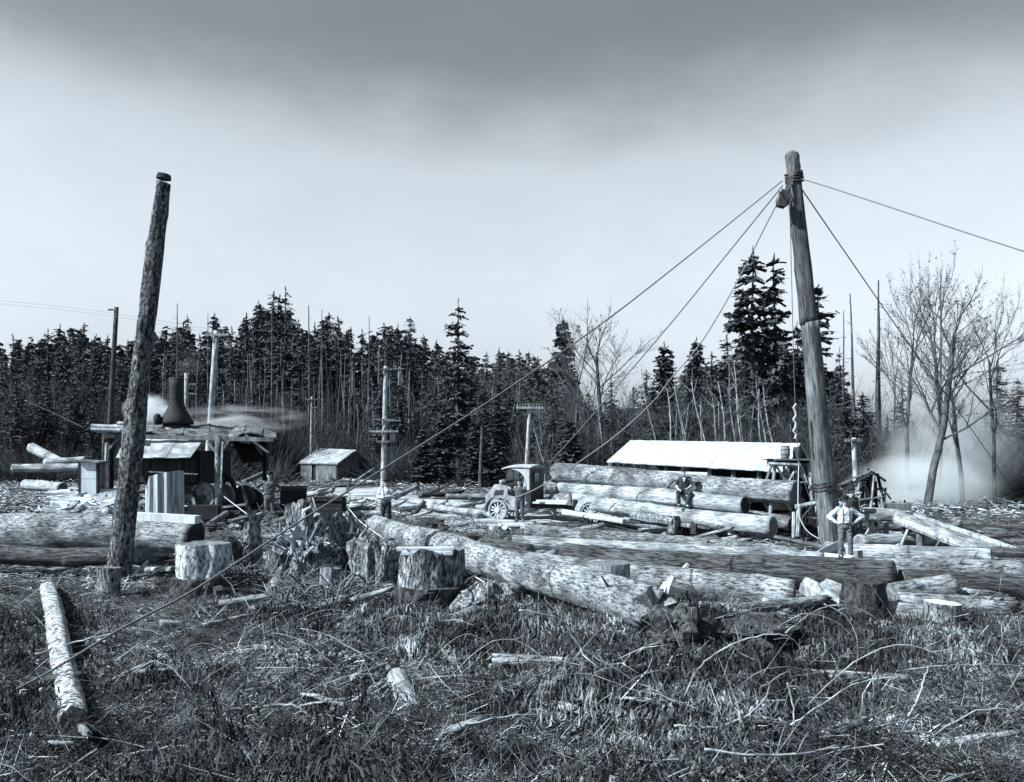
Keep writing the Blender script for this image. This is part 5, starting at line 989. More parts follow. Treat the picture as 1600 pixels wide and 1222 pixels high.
    for s in 'RL':
        capsule(b, J['sh' + s], J['el' + s], .05 + ea * .5, .046 + ea * .5); 
        if sleeves > .5: q = J['el' + s] + (J['wr' + s] - J['el' + s]) * (.93 if sleeves >= 1 else .5); capsule(b, J['el' + s], q, .046 + ea * .5, .032 + ea * .2)
        # folds
        mid = (J['sh' + s] + J['el' + s]) / 2; capsule(b, mid + Vector((.0, -.05, .02)), J['el' + s] + Vector((0, -.03, .03)), .016, .022, n=8)
    for i in range(5): x = -.1 + .05 * i; capsule(b, J['chs'] + Vector((x, -.115, -.02)), J['wst'] + Vector((x * .9, -.125, .0)), .012, .02, n=8)
    sh = fuse(b, 'coat' if coat else 'shirt', M[top], root, .011, 2, .013)
    b = MB(); capsule(b, J['pel'] + Vector((0, 0, -.02)), J['pel'] + Vector((0, 0, .06)), .128, .124, sx=1.3)
    for s in 'RL':
        capsule(b, J['hp' + s], J['kn' + s], .108, .08); capsule(b, J['kn' + s], J['an' + s] + (J['kn' + s] - J['an' + s]) * .12, .08, .068)
        for t in (.25, .6, .8): q = J['kn' + s] + (J['an' + s] - J['kn' + s]) * t; capsule(b, q + Vector((-.03, -.05, 0)), q + Vector((.03, -.055, .02)), .02, .02, n=8)
    fuse(b, 'trousers', M[low], root, .011, 2, .016)
    b = MB(); w_ = J['pel'] + Vector((0, 0, .075)); b.tube([w_ + Vector((.178 * math.cos(t), .128 * math.sin(t), .004 * math.sin(t * 3))) for t in np.linspace(0, 6.28, 24)], .018, 6); b.build('belt', M['leather'], root)
    for s in 'RL':
        b = MB(); fd = Vector((-.25 if s == 'R' else .25, -1, 0)).normalized(); a = J['an' + s]; capsule(b, a + Vector((0, 0, .1)), a, .06, .052); capsule(b, a + Vector((0, .02, -.035)), a + fd * .15 + Vector((0, 0, -.045)), .05, .04, sy=.9); fuse(b, 'boot', M['leather'], root, .01, 1)
    b = MB(); capsule(b, hp(0, .03, .035), hp(0, .035, .06), .09, .085, sx=.92); capsule(b, hp(0, .06, -.02), hp(0, .05, .03), .055, .07); b.build('hair', M['hair'], root, smooth=True)
    if hat:
        b = MB(); tilt = Matrix.Rotation(.06, 3, 'Y') @ rot; W_ = {'wide': .2, 'bowler': .155, 'cap': .1}[hat]
        b.lathe([(.09, .0), (W_, .012), (W_ + .004, .002), (.095, -.008), (.09, -.008)], 26, mat=tilt, c=hp(0, 0, .075))
        if hat == 'cap': capsule(b, hp(-.05, -.1, .075), hp(.05, -.1, .075), .02, .02)
        b.lathe([(.098, -.01), (.099, .04), (.092, .085), (.075, .115), (.04, .125 if hat != 'wide' else .105), (.005, .12 if hat != 'wide' else .1)], 24, mat=tilt, c=hp(0, .005, .075)); b.build('hat', M['felt'], root, smooth=True)
    if suspenders:
        b = MB()
        for s in (-1, 1): b.tube([J['wst'] + Vector((s * .09, -.14, -.06)), J['chs'] + Vector((s * .085, -.148, -.02)), J['chs'] + Vector((s * .09, -.115, .1)), J['chs'] + Vector((s * .09, 0, .17))], .009, 6)
        b.build('suspenders', M['dark_cloth'], root)
    if vest:                                            # open collar showing the white shirt
        b = MB(); c = J['chs']; b.add([c + Vector((-.055, -.135, .11)), c + Vector((.055, -.135, .11)), c + Vector((0, -.165, -.05)), c + Vector((-.055, -.1, .12)), c + Vector((.055, -.1, .12)), c + Vector((0, -.12, -.05))], [(0, 2, 1), (3, 4, 5), (0, 1, 4, 3), (1, 2, 5, 4), (2, 0, 3, 5)]); b.build('shirt_front', M['shirt'], root)
    return root
HIPS = dict(elR=(-.43, .06, 1.19), wrR=(-.24, -.05, 1.03), elL=(.43, .06, 1.19), wrL=(.24, -.05, 1.03), hdirR=(1, -.35, -.35), hdirL=(-1, -.35, -.35))
q = P(1320, 873, 21.9); person(q, -.1, 'man in white shirt and wide dark hat, hands on hips, before the spar tree foot', dict(HIPS, anR=(-.1, .03, .09), anL=(.17, .0, .09), knL=(.14, -.04, .5), elL=(.5, .04, 1.2)), suspenders=True, scale=.92, face_turn=-.2)
q = P(1330, 846, 25.6); q.z = gh(q.x, q.y); person(q, .3, 'man in dark clothes half hidden behind the man in wide hat', top='dark_cloth', low='dark_cloth', hat='wide')
q = onG(812, 818); person(q, -.25, 'man in dark overalls and cap standing beside the truck cab', dict(elR=(-.3, .0, 1.2), wrR=(-.36, -.12, 1.32), hdirR=(-.5, -.2, 1), wrL=(.28, -.06, .86)), top='mid_cloth', low='mid_cloth', hat='cap', scale=.98)
q = P(421, 812, 30.6); q.z = gh(q.x, q.y) - .03; person(q, .15, 'man in a dark coat with elbows out, hands on hips, right of the shelter', dict(HIPS, elR=(-.5, .05, 1.22), elL=(.4, .06, 1.16)), top='mid_cloth', low='denim', hat='cap', coat=True, vest=None)
q = P(603, 830, 30.8); q.z = gh(q.x, q.y) - .02; person(q, .05, 'man in white shirt with folded arms standing behind the felled log', dict(elR=(-.27, -.02, 1.14), wrR=(-.02, -.2, 1.13), hdirR=(1, -.1, .1), elL=(.27, -.02, 1.14), wrL=(.03, -.22, 1.16), hdirL=(-1, 0, .1)), top='shirt', low='dark_cloth', hat='bowler', suspenders=True, scale=1.04)
seat = P(1068, 771, 30.15)
SIT = dict(pel=(0, 0, .08), wst=(0, -.01, .24), chs=(0, -.03, .46), nck=(0, -.05, .64), hd=(0, -.08, .775), shR=(-.185, -.03, .56), shL=(.185, -.03, .56),
           elR=(-.28, -.06, .3), wrR=(-.2, -.26, .16), elL=(.29, -.08, .3), wrL=(.13, -.27, .2), hdirR=(.3, -1, -.3), hdirL=(-.6, -1, -.2),
           hpR=(-.09, 0, .06), knR=(-.24, -.42, .05), anR=(-.2, -.42, -.38), hpL=(.09, 0, .06), knL=(.2, -.43, .04), anL=(.08, -.4, -.4))
person(seat, -.1, 'man in dark vest and bowler hat sitting on the log load, sleeves rolled', SIT, top='dark_cloth', low='dark_cloth', hat='bowler', vest=True, sleeves=.4)
# rolled pale sleeves of the seated man are his forearms; nothing else to add

# ---------------------------------------------------------------- trees
def quads(cen, du, dv):                                  # arrays of centres and half vectors to quads
    n = len(cen); V = np.stack([cen - du - dv, cen + du - dv, cen + du + dv, cen - du + dv], 1).reshape(-1, 3); return V, np.arange(4 * n).reshape(n, 4)
def conifer(name, h, w, start, seed, per=6, step=.24, gap=.42, leafl=.27, leafw=.055, ragged=.3, mat='needle', tr=.018, dead=0, upturn=.12, tmat='trunk', parent=None, taper=.85):
    rd = np.random.default_rng(seed); root = parent if parent is not None else thing(name, None, 'tree')
    b = MB(); zs = np.linspace(-.3, h, 9); b.tube([(.12 * math.sin(z * .4 + seed), .1 * math.cos(z * .3 + seed), z) for z in zs], [max(.02, h * tr * (1 - .9 * z / h)) for z in np.maximum(zs, 0)], 8); 
    cen, du, dv, tw = [], [], [], []
    z = h * start
    while z < h - .15:
        t = (z - h * start) / (h * (1 - start)); k = max(3, int(per * (1 - .4 * t)))
        for i in range(k):
            if rd.random() < ragged * .55: continue
            a = rd.uniform(0, 6.28); L = w * ((1 - t) ** taper) * (min(1, .55 + t * 4)) * rd.uniform(1 - ragged * 1.3, 1.12) + .18
            if rd.random() < .06: L *= 1.25
            dr = np.array([math.cos(a), math.sin(a), 0]); sd2 = np.array([-dr[1], dr[0], 0]); m = max(2, int(L / step)); drp = rd.uniform(.1, .42)
            z0 = z + rd.uniform(-.2, .2); s = np.linspace(.12, 1, m); P0 = np.stack([dr[0] * s * L, dr[1] * s * L, z0 - drp * s * L * .8 + upturn * L * s ** 3], 1)
            tw.append((z0, dr * L * .8 + np.array([0, 0, -drp * L * .6])))
            for q in range(3):
                off = rd.normal(0, 1, (m, 3)) * np.array([.08, .08, .05]) * (1 + L * .15); side = (q - 1)
                fl = leafl * (.6 + .8 * (1 - s) + rd.uniform(-.15, .25, m)) * (.5 + .25 * w / 2.2)
                d = dr * (.75 if side == 0 else .55) + sd2 * side * rd.uniform(.5, .9) + np.array([0, 0, -.25])
                d = d / np.linalg.norm(d); dirs = d + rd.normal(0, .25, (m, 3)); c = P0 + off + dirs * fl[:, None] * .6 * abs(side)
                up = np.cross(dirs, rd.normal(0, 1, (m, 3)) * .7 + np.array([0, 0, 1.0])); up /= np.linalg.norm(up, axis=1)[:, None] + 1e-6
                cen.append(c); du.append(dirs * fl[:, None]); dv.append(up * leafw * rd.uniform(.6, 1.3, (m, 1)) * (1 + .15 * w))
        z += gap * rd.uniform(.6, 1.3)
    cen.append(np.array([[0, 0, h - .1], [0, 0, h + .15], [.03, 0, h]])); du.append(np.array([[0, 0, .3], [0, .02, .25], [.1, 0, .2]])); dv.append(np.array([[.05, 0, 0], [.03, 0, 0], [0, .06, 0]]))
    for z0, v in tw[::2]: b.tube([(0, 0, z0), tuple(np.array([0, 0, z0]) + v)], [.03, .008], 3, caps=False)
    rd2 = random.Random(seed)
    for _ in range(int(6 + 12 * start) + dead):         # dead lower branches
        zz = rd2.uniform(.12, max(start, .2)) * h; a = rd2.uniform(0, 6.28); L = rd2.uniform(.3, 1.5); b.tube([(0, 0, zz), (math.cos(a) * L, math.sin(a) * L, zz - rd2.uniform(-.1, .4))], [.025, .006], 3, caps=False)
    b.build('trunk', M[tmat], root)
    V, F = quads(np.concatenate(cen), np.concatenate(du), np.concatenate(dv)); bigmesh('crown', V, F, M[mat], parent=root); return root
def bare(name, h, seed, spread=.5, mat='twig', tmat='trunk_pale', depth=5, r0=.13, leaf=0, lean=0, kids=(3, 4), fork=.35, root=None):
    rd = random.Random(seed); root = root or thing(name, None, 'tree'); tb = MB(); cb = MB(); lf = []
    def grow(p, d, L, r, lv):
        n = 4 if lv < 2 else 2; pts = [p]; 
        for i in range(n):
            d = (d + Vector((rd.uniform(-1, 1), rd.uniform(-1, 1), rd.uniform(-.3, .6))) * (.10 if lv == 0 else .22)).normalized(); pts.append(pts[-1] + d * L / n)
        rr = [r * (1 - .5 * i / n) for i in range(n + 1)]; (tb if lv == 0 else cb).tube(pts, rr, 8 if lv == 0 else (5 if lv < 3 else 3), caps=False)
        if lv >= depth - 1:
            if leaf:
                for _ in range(leaf): q = pts[-1].lerp(pts[0], rd.random()) + Vector((rd.uniform(-.08, .08),) * 3); lf.append(q)
            return
        k = rd.randint(*kids) + (3 if lv == 0 else 0)
        for i in range(k):
            t = rd.uniform(fork if lv == 0 else .25, 1); q = pts[int(t * n)].lerp(pts[min(n, int(t * n) + 1)], t * n % 1) ; a = rd.uniform(0, 6.28); s = spread * rd.uniform(.7, 1.5)
            side = d.orthogonal().normalized(); side.rotate(Quaternion(d, a)); nd = (d * (1 - .3 * s) + side * s + Vector((0, 0, .12))).normalized()
            grow(q, nd, L * rd.uniform(.42, .72) * (.62 if lv == 0 else 1) * (1.25 - .5 * t), max(.006, rr[int(t * n)] * rd.uniform(.4, .62)), lv + 1)
        if lv > 0: grow(pts[-1], d, L * .6, r * .5, lv + 1)
    grow(Vector((0, 0, -.2)), Vector((lean, 0, 1)).normalized(), h * .9, r0, 0)
    tb.build('trunk', M[tmat], root, smooth=True); c = cb.build('branches', M[mat], root)
    if lf:
        n = len(lf); A = np.array([tuple(p) for p in lf]); r_ = np.random.default_rng(seed); V, F = quads(A, r_.normal(0, .028, (n, 3)), r_.normal(0, .018, (n, 3))); bigmesh('leaves', V, F, M['bud'], parent=root)
    return root
def treeG(px, Y): x = (px - 800) / FOC * Y; return Vector((x, Y, gh(x, Y)))
def hgt(py, Y): return CAM_H - (py - HOR) / FOC * Y
# prototypes, placed later as the first copies
ORD = 'first second third fourth fifth sixth seventh eighth ninth tenth eleventh twelfth'.split()
protos = []
specs = [(17, 2.3, .45, 7, .44), (17, 1.8, .35, 6, .5), (17, 2.8, .5, 6, .5), (17, 2.0, .50, 6, .34), (17, 1.7, .62, 6, .34), (17, 2.3, .40, 7, .30), (17, 1.5, .68, 5, .42), (17, 2.6, .30, 7, .3), (17, 1.9, .56, 6, .36), (17, 2.2, .2, 7, .34), (17, 1.6, .45, 6, .5)]
for i, (h, w, st, per, rg) in enumerate(specs): protos.append((conifer('fir_tree', h, w, st, 40 + i, per=per, ragged=rg, tmat='trunk'), h))
used = set(); REAL = {}
def real_h(o):
    if o.name not in REAL: REAL[o.name] = max(v.co.z for c in o.children for v in c.data.vertices)
    return REAL[o.name]
def put(proto, h0, px, Y, ytop, label, group, name=None, rz=None, tilt=(0, 0), wide=1):
    loc = treeG(px, Y); h = hgt(ytop, Y) - loc.z; s = h / real_h(proto); rz = random.uniform(0, 6.28) if rz is None else rz; sc = (s * wide, s * wide, s)
    if proto.name not in used: used.add(proto.name); o = proto; o.location = loc; o.rotation_euler = (tilt[0], tilt[1], rz); o.scale = sc; o['label'] = label
    else: o = copy_thing(proto, loc, rz, sc, label, None, tilt)
    if group: o['group'] = group
    elif 'group' in o: del o['group']
    return o
def zone(px):
    for lim, s in ((185, 'at the far left'), (330, 'behind the engine shelter'), (470, 'above the right end of the shelter'), (600, 'behind the low hut'), (700, 'right of the tall transformer pole'), (870, 'behind the truck'), (1010, 'left of the long white roof'), (1240, 'behind the long white roof'), (1400, 'right of the spar tree')):
        if px < lim: return s
    return 'at the far right'
# skyline of the left and middle wood: (column, top row) read off the horizon line
SKY = [(20, 520), (75, 512), (94, 505), (132, 503), (150, 520), (168, 522), (222, 508), (200, 530), (293, 491), (312, 520), (335, 488), (362, 508), (385, 487), (404, 469), (428, 452), (446, 444), (437, 458), (466, 497), (492, 502), (514, 485),
       (528, 492), (548, 508), (566, 512), (600, 502), (622, 505), (641, 494), (662, 520), (682, 530), (760, 548), (780, 541), (795, 546), (811, 544), (826, 547), (1050, 560), (955, 590), (990, 600)]
for i, (px, yt) in enumerate(SKY):
    Y = random.uniform(100, 114); pr, h0 = protos[(i * 3 + 1) % 11]
    if 395 < px < 460: pr, h0 = protos[3 if px != 446 else 1]
    put(pr, h0, px, Y, yt, 'tall dark fir on the skyline ' + zone(px), 'firs on the skyline ' + zone(px), wide=random.uniform(.85, 1.2))
def skyline(px):
    xs = sorted(SKY + [(-200, 520), (720, 545), (880, 560), (930, 600), (1080, 545), (1120, 560), (1180, 520), (1230, 520), (1300, 560), (1340, 620), (1420, 640), (1700, 640)]); return float(np.interp(px, [a for a, _ in xs], [b_ for _, b_ in xs]))
n = 0
for row, (Y, cnt, drop) in enumerate(((108, 50, 14), (116, 48, 12), (102, 40, 34), (122, 42, 20), (99, 24, 52))):
    for i in range(cnt):
        px = -60 + (i + random.random()) * 1300 / cnt
        if 1010 < px < 1060 or 900 < px < 1000 and row != 2: continue
        yt = skyline(px) + drop + random.uniform(-10, 34); Yr = Y + random.uniform(-4, 4)
        if px > 830: Yr -= 34
        k = random.randrange(11); put(protos[k][0], protos[k][1], px, Yr, yt, 'dark fir in the dense wood ' + zone(px), 'firs of the dense wood ' + zone(px), wide=random.uniform(.8, 1.25)); n += 1
# special firs
sp1 = conifer('fir_tree', 18, 3.4, .2, 91, per=7, gap=.6, ragged=.45, leafl=.36, leafw=.07, upturn=.2, tmat='trunk', dead=20); put(sp1, 18, 716, 74, 464, 'lone ragged fir with long drooping branches, tallest behind the truck', None, rz=1)
sp2 = conifer('fir_tree', 16, 2.6, .12, 92, per=8, gap=.34, ragged=.3, leafl=.36, leafw=.1); put(sp2, 16, 880, 64, 492, 'dense pointed fir right of the slender utility pole', None, rz=2)
sp3 = conifer('fir_tree', 22, 5.0, .24, 93, per=7, gap=.85, ragged=.4, leafl=.46, leafw=.085, upturn=.16, taper=.8); put(sp3, 22, 1176, 62, 384, 'tallest fir with spreading tiers, left one of the pair beside the spar tree', None, rz=0)
sp4 = conifer('fir_tree', 21, 3.0, .3, 94, per=6, gap=.85, ragged=.42, leafl=.42, leafw=.1, upturn=.16); put(sp4, 21, 1210, 63, 394, 'narrower tall fir right beside the tallest tiered fir', None, rz=3)
put(sp4, 21, 1279, 64, 440, 'tall fir half hidden behind the spar tree', None, rz=1.2, wide=1.25)
put(sp3, 22, 1246, 66, 500, 'fir standing behind the spar tree, its crown left of the trunk', None, rz=2.2, wide=.8)
put(sp2, 16, 1038, 60, 532, 'broad low fir above the left end of the white roof', None, rz=4, wide=1.1)
put(sp2, 16, 1088, 62, 525, 'pointed fir between the broad low fir and the tallest fir', None, rz=5)
put(sp1, 18, 1312, 60, 540, 'slim ragged fir just right of the spar tree', None, rz=5, wide=.6)
put(sp1, 18, 1290, 58, 610, 'small fir at the foot of the spar tree, right side', None, rz=2, wide=.9)
for i, (px, yt, Y, k) in enumerate(((1112, 548, 60, 2), (1135, 520, 66, 0), (1150, 560, 58, 4), (1160, 480, 70, 6), (1195, 500, 66, 6), (1222, 540, 62, 4), (1260, 560, 62, 6), (1265, 600, 56, 6), (1300, 590, 62, 6), (1325, 640, 58, 6), (1010, 575, 62, 4), (1065, 585, 58, 6), (1022, 590, 58, 2), (1345, 650, 60, 4), (840, 555, 70, 2), (862, 560, 70, 6), (900, 590, 66, 4), (920, 610, 60, 6), (735, 560, 76, 6), (700, 550, 76, 2), (752, 590, 66, 4), (945, 625, 58, 6), (975, 640, 56, 4),
    (1386, 648, 62, 6), (1410, 600, 75, 0), (1425, 655, 60, 2), (1460, 665, 60, 6), (1500, 660, 60, 4), (1560, 560, 60, 0), (1590, 590, 58, 2), (1540, 640, 62, 6))):
    put(protos[k][0], protos[k][1], px, Y, yt, 'mid sized dark fir ' + zone(px), 'mid sized firs ' + zone(px), wide=1.25)
for i in range(46):
    px = random.choice([random.uniform(-40, 180), random.uniform(330, 470), random.uniform(590, 780), random.uniform(600, 900), random.uniform(1300, 1420)]); rt = px > 850; Y = random.uniform(51, 55) if rt else random.uniform(84, 89)
    if 455 < px < 595: continue
    k = random.choice((6 + 3, 4 + 3, 6 + 3, 2 + 3)); put(protos[k][0], protos[k][1], px, Y, random.uniform(590, 672), 'young dark fir low at the wood edge ' + zone(px), 'young firs at the wood edge ' + zone(px), wide=random.uniform(1.3, 1.9))
for i, (px, yt) in enumerate(((690, 645), (742, 655), (778, 640), (838, 650), (660, 668), (890, 655))): put(sp2, 16, px, 68 if px < 860 else 50, yt, 'low spreading fir at the wood edge by the truck, ' + ORD[i] + ' of six', 'low spreading firs by the truck', wide=1.7)
# bare snags
def snag(px, Y, yt, r, label, mat='trunk', lean=0, n=5):
    loc = treeG(px, Y); h = hgt(yt, Y) - loc.z; root = thing('dead_tree', label, 'dead tree', loc); b = MB(); b.tube([(lean * z, .05 * math.sin(z), z) for z in np.linspace(-.2, h, 10)], [r * (1 - .75 * t) for t in np.linspace(0, 1, 10)], 8, wob=.08); b.build('trunk', M[mat], root, smooth=True)
    for _ in range(n): b = MB(); z = h * random.uniform(.55, .96); a = random.uniform(0, 6.28); L = random.uniform(.2, .8); b.tube([(lean * z, 0, z), (lean * z + math.cos(a) * L, math.sin(a) * L, z + random.uniform(-.2, .2))], [.03, .008], 4); b.build('branch', M[mat], root)
    return root
for (px, Y, yt, r, lb, ln) in ((277, 88, 474, .17, 'thin dead spike rising above the engine smokestack', 0), (485, 92, 477, .2, 'dead spike above the left end of the hut, left one of two', -.01), (503, 94, 484, .15, 'dead spike above the hut, right one of two', 0), (577, 92, 494, .13, 'thin dead spike left of the transformer pole', 0),
    (1338, 58, 459, .17, 'bare leaning dead trunk, leftmost of the three right of the spar', -.03), (1369, 58, 438, .2, 'bare dead trunk, tallest of the three right of the spar', .012), (1373, 59, 470, .24, 'bare thick dead trunk touching the tallest one', 0), (1318, 57, 485, .12, 'thin dead stem closest to the spar on its right', 0), (1470, 60, 420, .13, 'straight dead stem among the right hand bare trees', 0),
    (425, 90, 470, .15, 'dead spike beside the group of high crowned firs', 0), (325, 92, 490, .15, 'broken dead top above the bleached leaning pole', 0), (640, 86, 580, .25, 'broken grey trunk in the wood right of the transformer pole', 0), (628, 88, 580, .14, 'thin grey trunk in the wood by the transformer pole', 0)):
    snag(px, Y, yt, r, lb, lean=ln)
# pale bare trunks standing in the wood's front
alders = [bare('bare_alder', 9, 60 + i, spread=.55, depth=4, r0=.09, kids=(3, 4), fork=.3) for i in range(4)]
thick = [bare('bare_alder', 6, 70 + i, spread=.7, depth=5, r0=.06, kids=(3, 4), fork=.12, mat='twig_dark' if i % 2 else 'twig', tmat='trunk') for i in range(4)]
for i in range(96):
    px = -40 + (i + random.random()) * 1400 / 96; right = px > 850; Y = random.uniform(60, 70) if right else random.uniform(90, 100)
    if right and px < 1260: Y = random.uniform(54, 62)
    k = random.randrange(4); o = alders[k]; put(o, 9.2, px, Y, random.uniform(560, 640), 'slender pale bare alder ' + zone(px), 'pale bare alders ' + zone(px), tilt=(0, random.uniform(-.1, .12)))
for i in range(150):
    px = -60 + (i + random.random()) * 1500 / 150; Y = random.uniform(52, 60) if px > 850 else random.uniform(88, 96)
    k = random.randrange(4); put(thick[k], 6.2, px, Y, random.uniform(610, 668), 'bushy bare shrub at the wood edge ' + zone(px), 'bare shrubs of the wood edge ' + zone(px), wide=1.35)
for i, px in enumerate((1034, 1052, 1070, 1078, 1098, 1112, 1127, 1133, 1150, 1166, 1174, 1190, 1200, 1216)):   # pale leaning alders over the white roof
    loc = treeG(px + 6, 50.5); h = hgt(random.uniform(560, 625), 50.5); root = thing('slender_alder', ORD[i] + ' pale leaning alder trunk from the left above the white roof' if i < 12 else 'pale alder trunk just left of the spar, ' + ('nearer' if i == 12 else 'farther') + ' one', 'tree', loc, 0, 'pale leaning alders above the white roof')
    b = MB(); l = -random.uniform(.05, .2); ph = random.uniform(0, 6); pts = [(l * z + .1 * math.sin(z * .9 + ph), 0, z) for z in np.linspace(-.2, h, 12)]; b.tube(pts, [.075 * (1 - .7 * t) for t in np.linspace(0, 1, 12)], 6); b.build('trunk', M['pole_white'] if i % 2 else M['trunk_pale'], root)
    for _ in range(7): b = MB(); k = random.randrange(5, 12); q = Vector(pts[k]); d = Vector((random.uniform(-1, 1), random.uniform(-1, 1), random.uniform(.4, 1.2))) * random.uniform(.4, 1.1); b.tube([q, q + d * .5 + Vector((0, 0, -.05)), q + d], [.025, .016, .006], 4); b.build('branch', M['trunk_pale'], root)
# straight thin trunks filling the wood
for i in range(64):
    px = random.choice([random.uniform(230, 860), random.uniform(380, 640)]); Y = random.uniform(90, 98) if px < 900 else random.uniform(56, 62); loc = treeG(px, Y); h = hgt(random.uniform(500, 590) if px < 900 else random.uniform(590, 640), Y)
    yt_ = max(skyline(px) + random.uniform(25, 90), 530); h = min(h, hgt(yt_, Y)); root = thing('slender_tree', 'thin straight bare tree in the wood ' + zone(px), 'tree', loc, 0, 'thin bare trees in the wood ' + zone(px))
    b = MB(); l = random.uniform(-.03, .03); ph = random.uniform(0, 6); b.tube([(l * z + .12 * math.sin(z * .5 + ph), .1 * math.cos(z * .4), z) for z in np.linspace(-.2, h, 9)], [.10 * (1 - .8 * t) * random.uniform(.7, 1.1) for t in np.linspace(0, 1, 9)], 6); b.build('trunk', M['trunk_pale'] if i % 2 else M['trunk'], root)
# middle bare tree and the right hand group
big1 = bare('bare_tree', 13, 5, spread=.5, depth=5, r0=.22, kids=(4, 5), leaf=1, fork=.35, tmat='trunk', mat='twig'); put(big1, 13.5, 936, 58, 452, 'spreading bare tree with a fuzzy crown crossed by the guy cable', None, rz=.5, wide=1.15)
put(big1, 13.5, 915, 60, 500, 'smaller bare tree close left of the spreading fuzzy crowned tree', None, rz=2.5, wide=.8)
big2 = bare('bare_tree', 13, 8, spread=.36, depth=5, r0=.17, kids=(3, 4), leaf=1, fork=.42, tmat='trunk', lean=.02)
put(big2, 13.5, 1425, 46, 395, 'tall fine twigged alder, leftmost of the right hand group', None, rz=1, wide=1.1); put(big2, 13.5, 1462, 45, 378, 'tall alder in the middle of the right hand group', None, rz=4)
put(big1, 13.5, 1448, 41.5, 392, 'dark knotty alder leaning right over the steam, its trunk nearest', None, rz=0, tilt=(0, .16), wide=1.3); put(big2, 13.5, 1555, 44, 420, 'tall alder beyond the right edge of the photo', None, rz=2)
put(big1, 13.5, 1505, 43, 470, 'alder with wide low branches at the right edge', None, rz=1.4); put(big2, 13.5, 1395, 52, 470, 'thin alder behind the leftmost right hand alder', None, rz=5, wide=.6)
# far wood behind everything, one mass
def far_wood():
    rd = np.random.default_rng(77); cen, du, dv = [], [], []
    for i in range(620):
        x = -120 + i * 240 / 620 + rd.uniform(-1, 1); Y = rd.uniform(128, 155); px = x / Y * FOC + 800; h = hgt(skyline(px) + rd.uniform(8, 45), Y); 
        if 900 < px < 1060: h *= .75
        if px > 1330: h *= .62
        m = 230; z = h * (1 - rd.random(m) ** .8 * .98); r = (h - z) * .16 + .4; a = rd.uniform(0, 6.28, m); c = np.stack([x + np.cos(a) * r * rd.random(m), Y + np.sin(a) * r * rd.random(m), z], 1)
        d = np.stack([np.cos(a), np.sin(a), -.3 + 0 * a], 1) * rd.uniform(.35, .8, (m, 1)); w = np.cross(d, rd.normal(0, 1, (m, 3))); w = w / (np.linalg.norm(w, axis=1)[:, None] + 1e-6) * .22
        cen.append(c); du.append(d); dv.append(w)
    V, F = quads(np.concatenate(cen), np.concatenate(du), np.concatenate(dv)); tag(bigmesh('far_wood', V, F, M['needle_far']), 'far dark mass of the fir wood', None, None, 'stuff')
far_wood()
# low brush mass at the wood's foot
def clumpy(f, k=.5, th=0):
    def g_(rd, n):
        xs, ys = [], []; m = 0
        while m < n: x, y = f(rd, n); ok = fbm(x * k, y * k, 3, 3) > th + rd.normal(0, .25, n); xs.append(x[ok]); ys.append(y[ok]); m += ok.sum()
        return np.concatenate(xs)[:n], np.concatenate(ys)[:n]
    return g_
def twig_field(name, label, pts_fn, n, lmin, lmax, wid, mat, seed, up=1.0, curve=.35):
    rd = np.random.default_rng(seed); x, y = pts_fn(rd, n); z = ground_h(x, y); L = rd.uniform(lmin, lmax, n); a = rd.uniform(0, 6.28, n); e = rd.uniform(.05, 1, n) * up
    d = np.stack([np.cos(a) * (1.05 - e), np.sin(a) * (1.05 - e), e], 1); d /= np.linalg.norm(d, axis=1)[:, None]; p = np.stack([x, y, z], 1)
    bend = rd.normal(0, curve, (n, 3)); w = np.cross(d, rd.normal(0, 1, (n, 3))); w /= np.linalg.norm(w, axis=1)[:, None] + 1e-6; w *= (wid * rd.uniform(.5, 1.4, n))[:, None]
    ps = [p + d * (L * t)[:, None] + bend * (L * t * t)[:, None] for t in (0, .5, 1)]; V = np.stack([ps[0] - w, ps[0] + w, ps[1] - w * .7, ps[1] + w * .7, ps[2] - w * .25, ps[2] + w * .25], 1).reshape(-1, 3); i = np.arange(n)[:, None] * 6
    F = np.concatenate([i + np.array([0, 1, 3, 2]), i + np.array([2, 3, 5, 4])]); return tag(bigmesh(name, V, F, M[mat]), label, None, None, 'stuff')
def band(px0, px1, Y0, Y1):
    def f(rd, n): Y = rd.uniform(Y0, Y1, n); return (rd.uniform(px0, px1, n) - 800) / FOC * Y, Y
    return f
twig_field('brush', 'low twiggy brush along the foot of the wood', clumpy(band(-80, 850, 86, 99), .13, -.1), 90000, .8, 5.5, .022, 'twig_dark', 5, curve=.5)
twig_field('brush', 'low twiggy brush along the foot of the right hand wood', clumpy(band(820, 1700, 48, 62), .2, -.1), 40000, .6, 3.4, .02, 'twig_dark', 6, curve=.5)

twig_field('brush', 'ragged low brush hiding the foot of the left hand wood', clumpy(band(-80, 450, 76, 87), .2, -.1), 30000, .5, 2.6, .022, 'twig_dark', 7, curve=.6)
twig_field('brush', 'ragged low brush hiding the foot of the middle wood', clumpy(band(598, 850, 70, 87), .2, -.1), 30000, .5, 2.6, .022, 'twig_dark', 8, curve=.6)

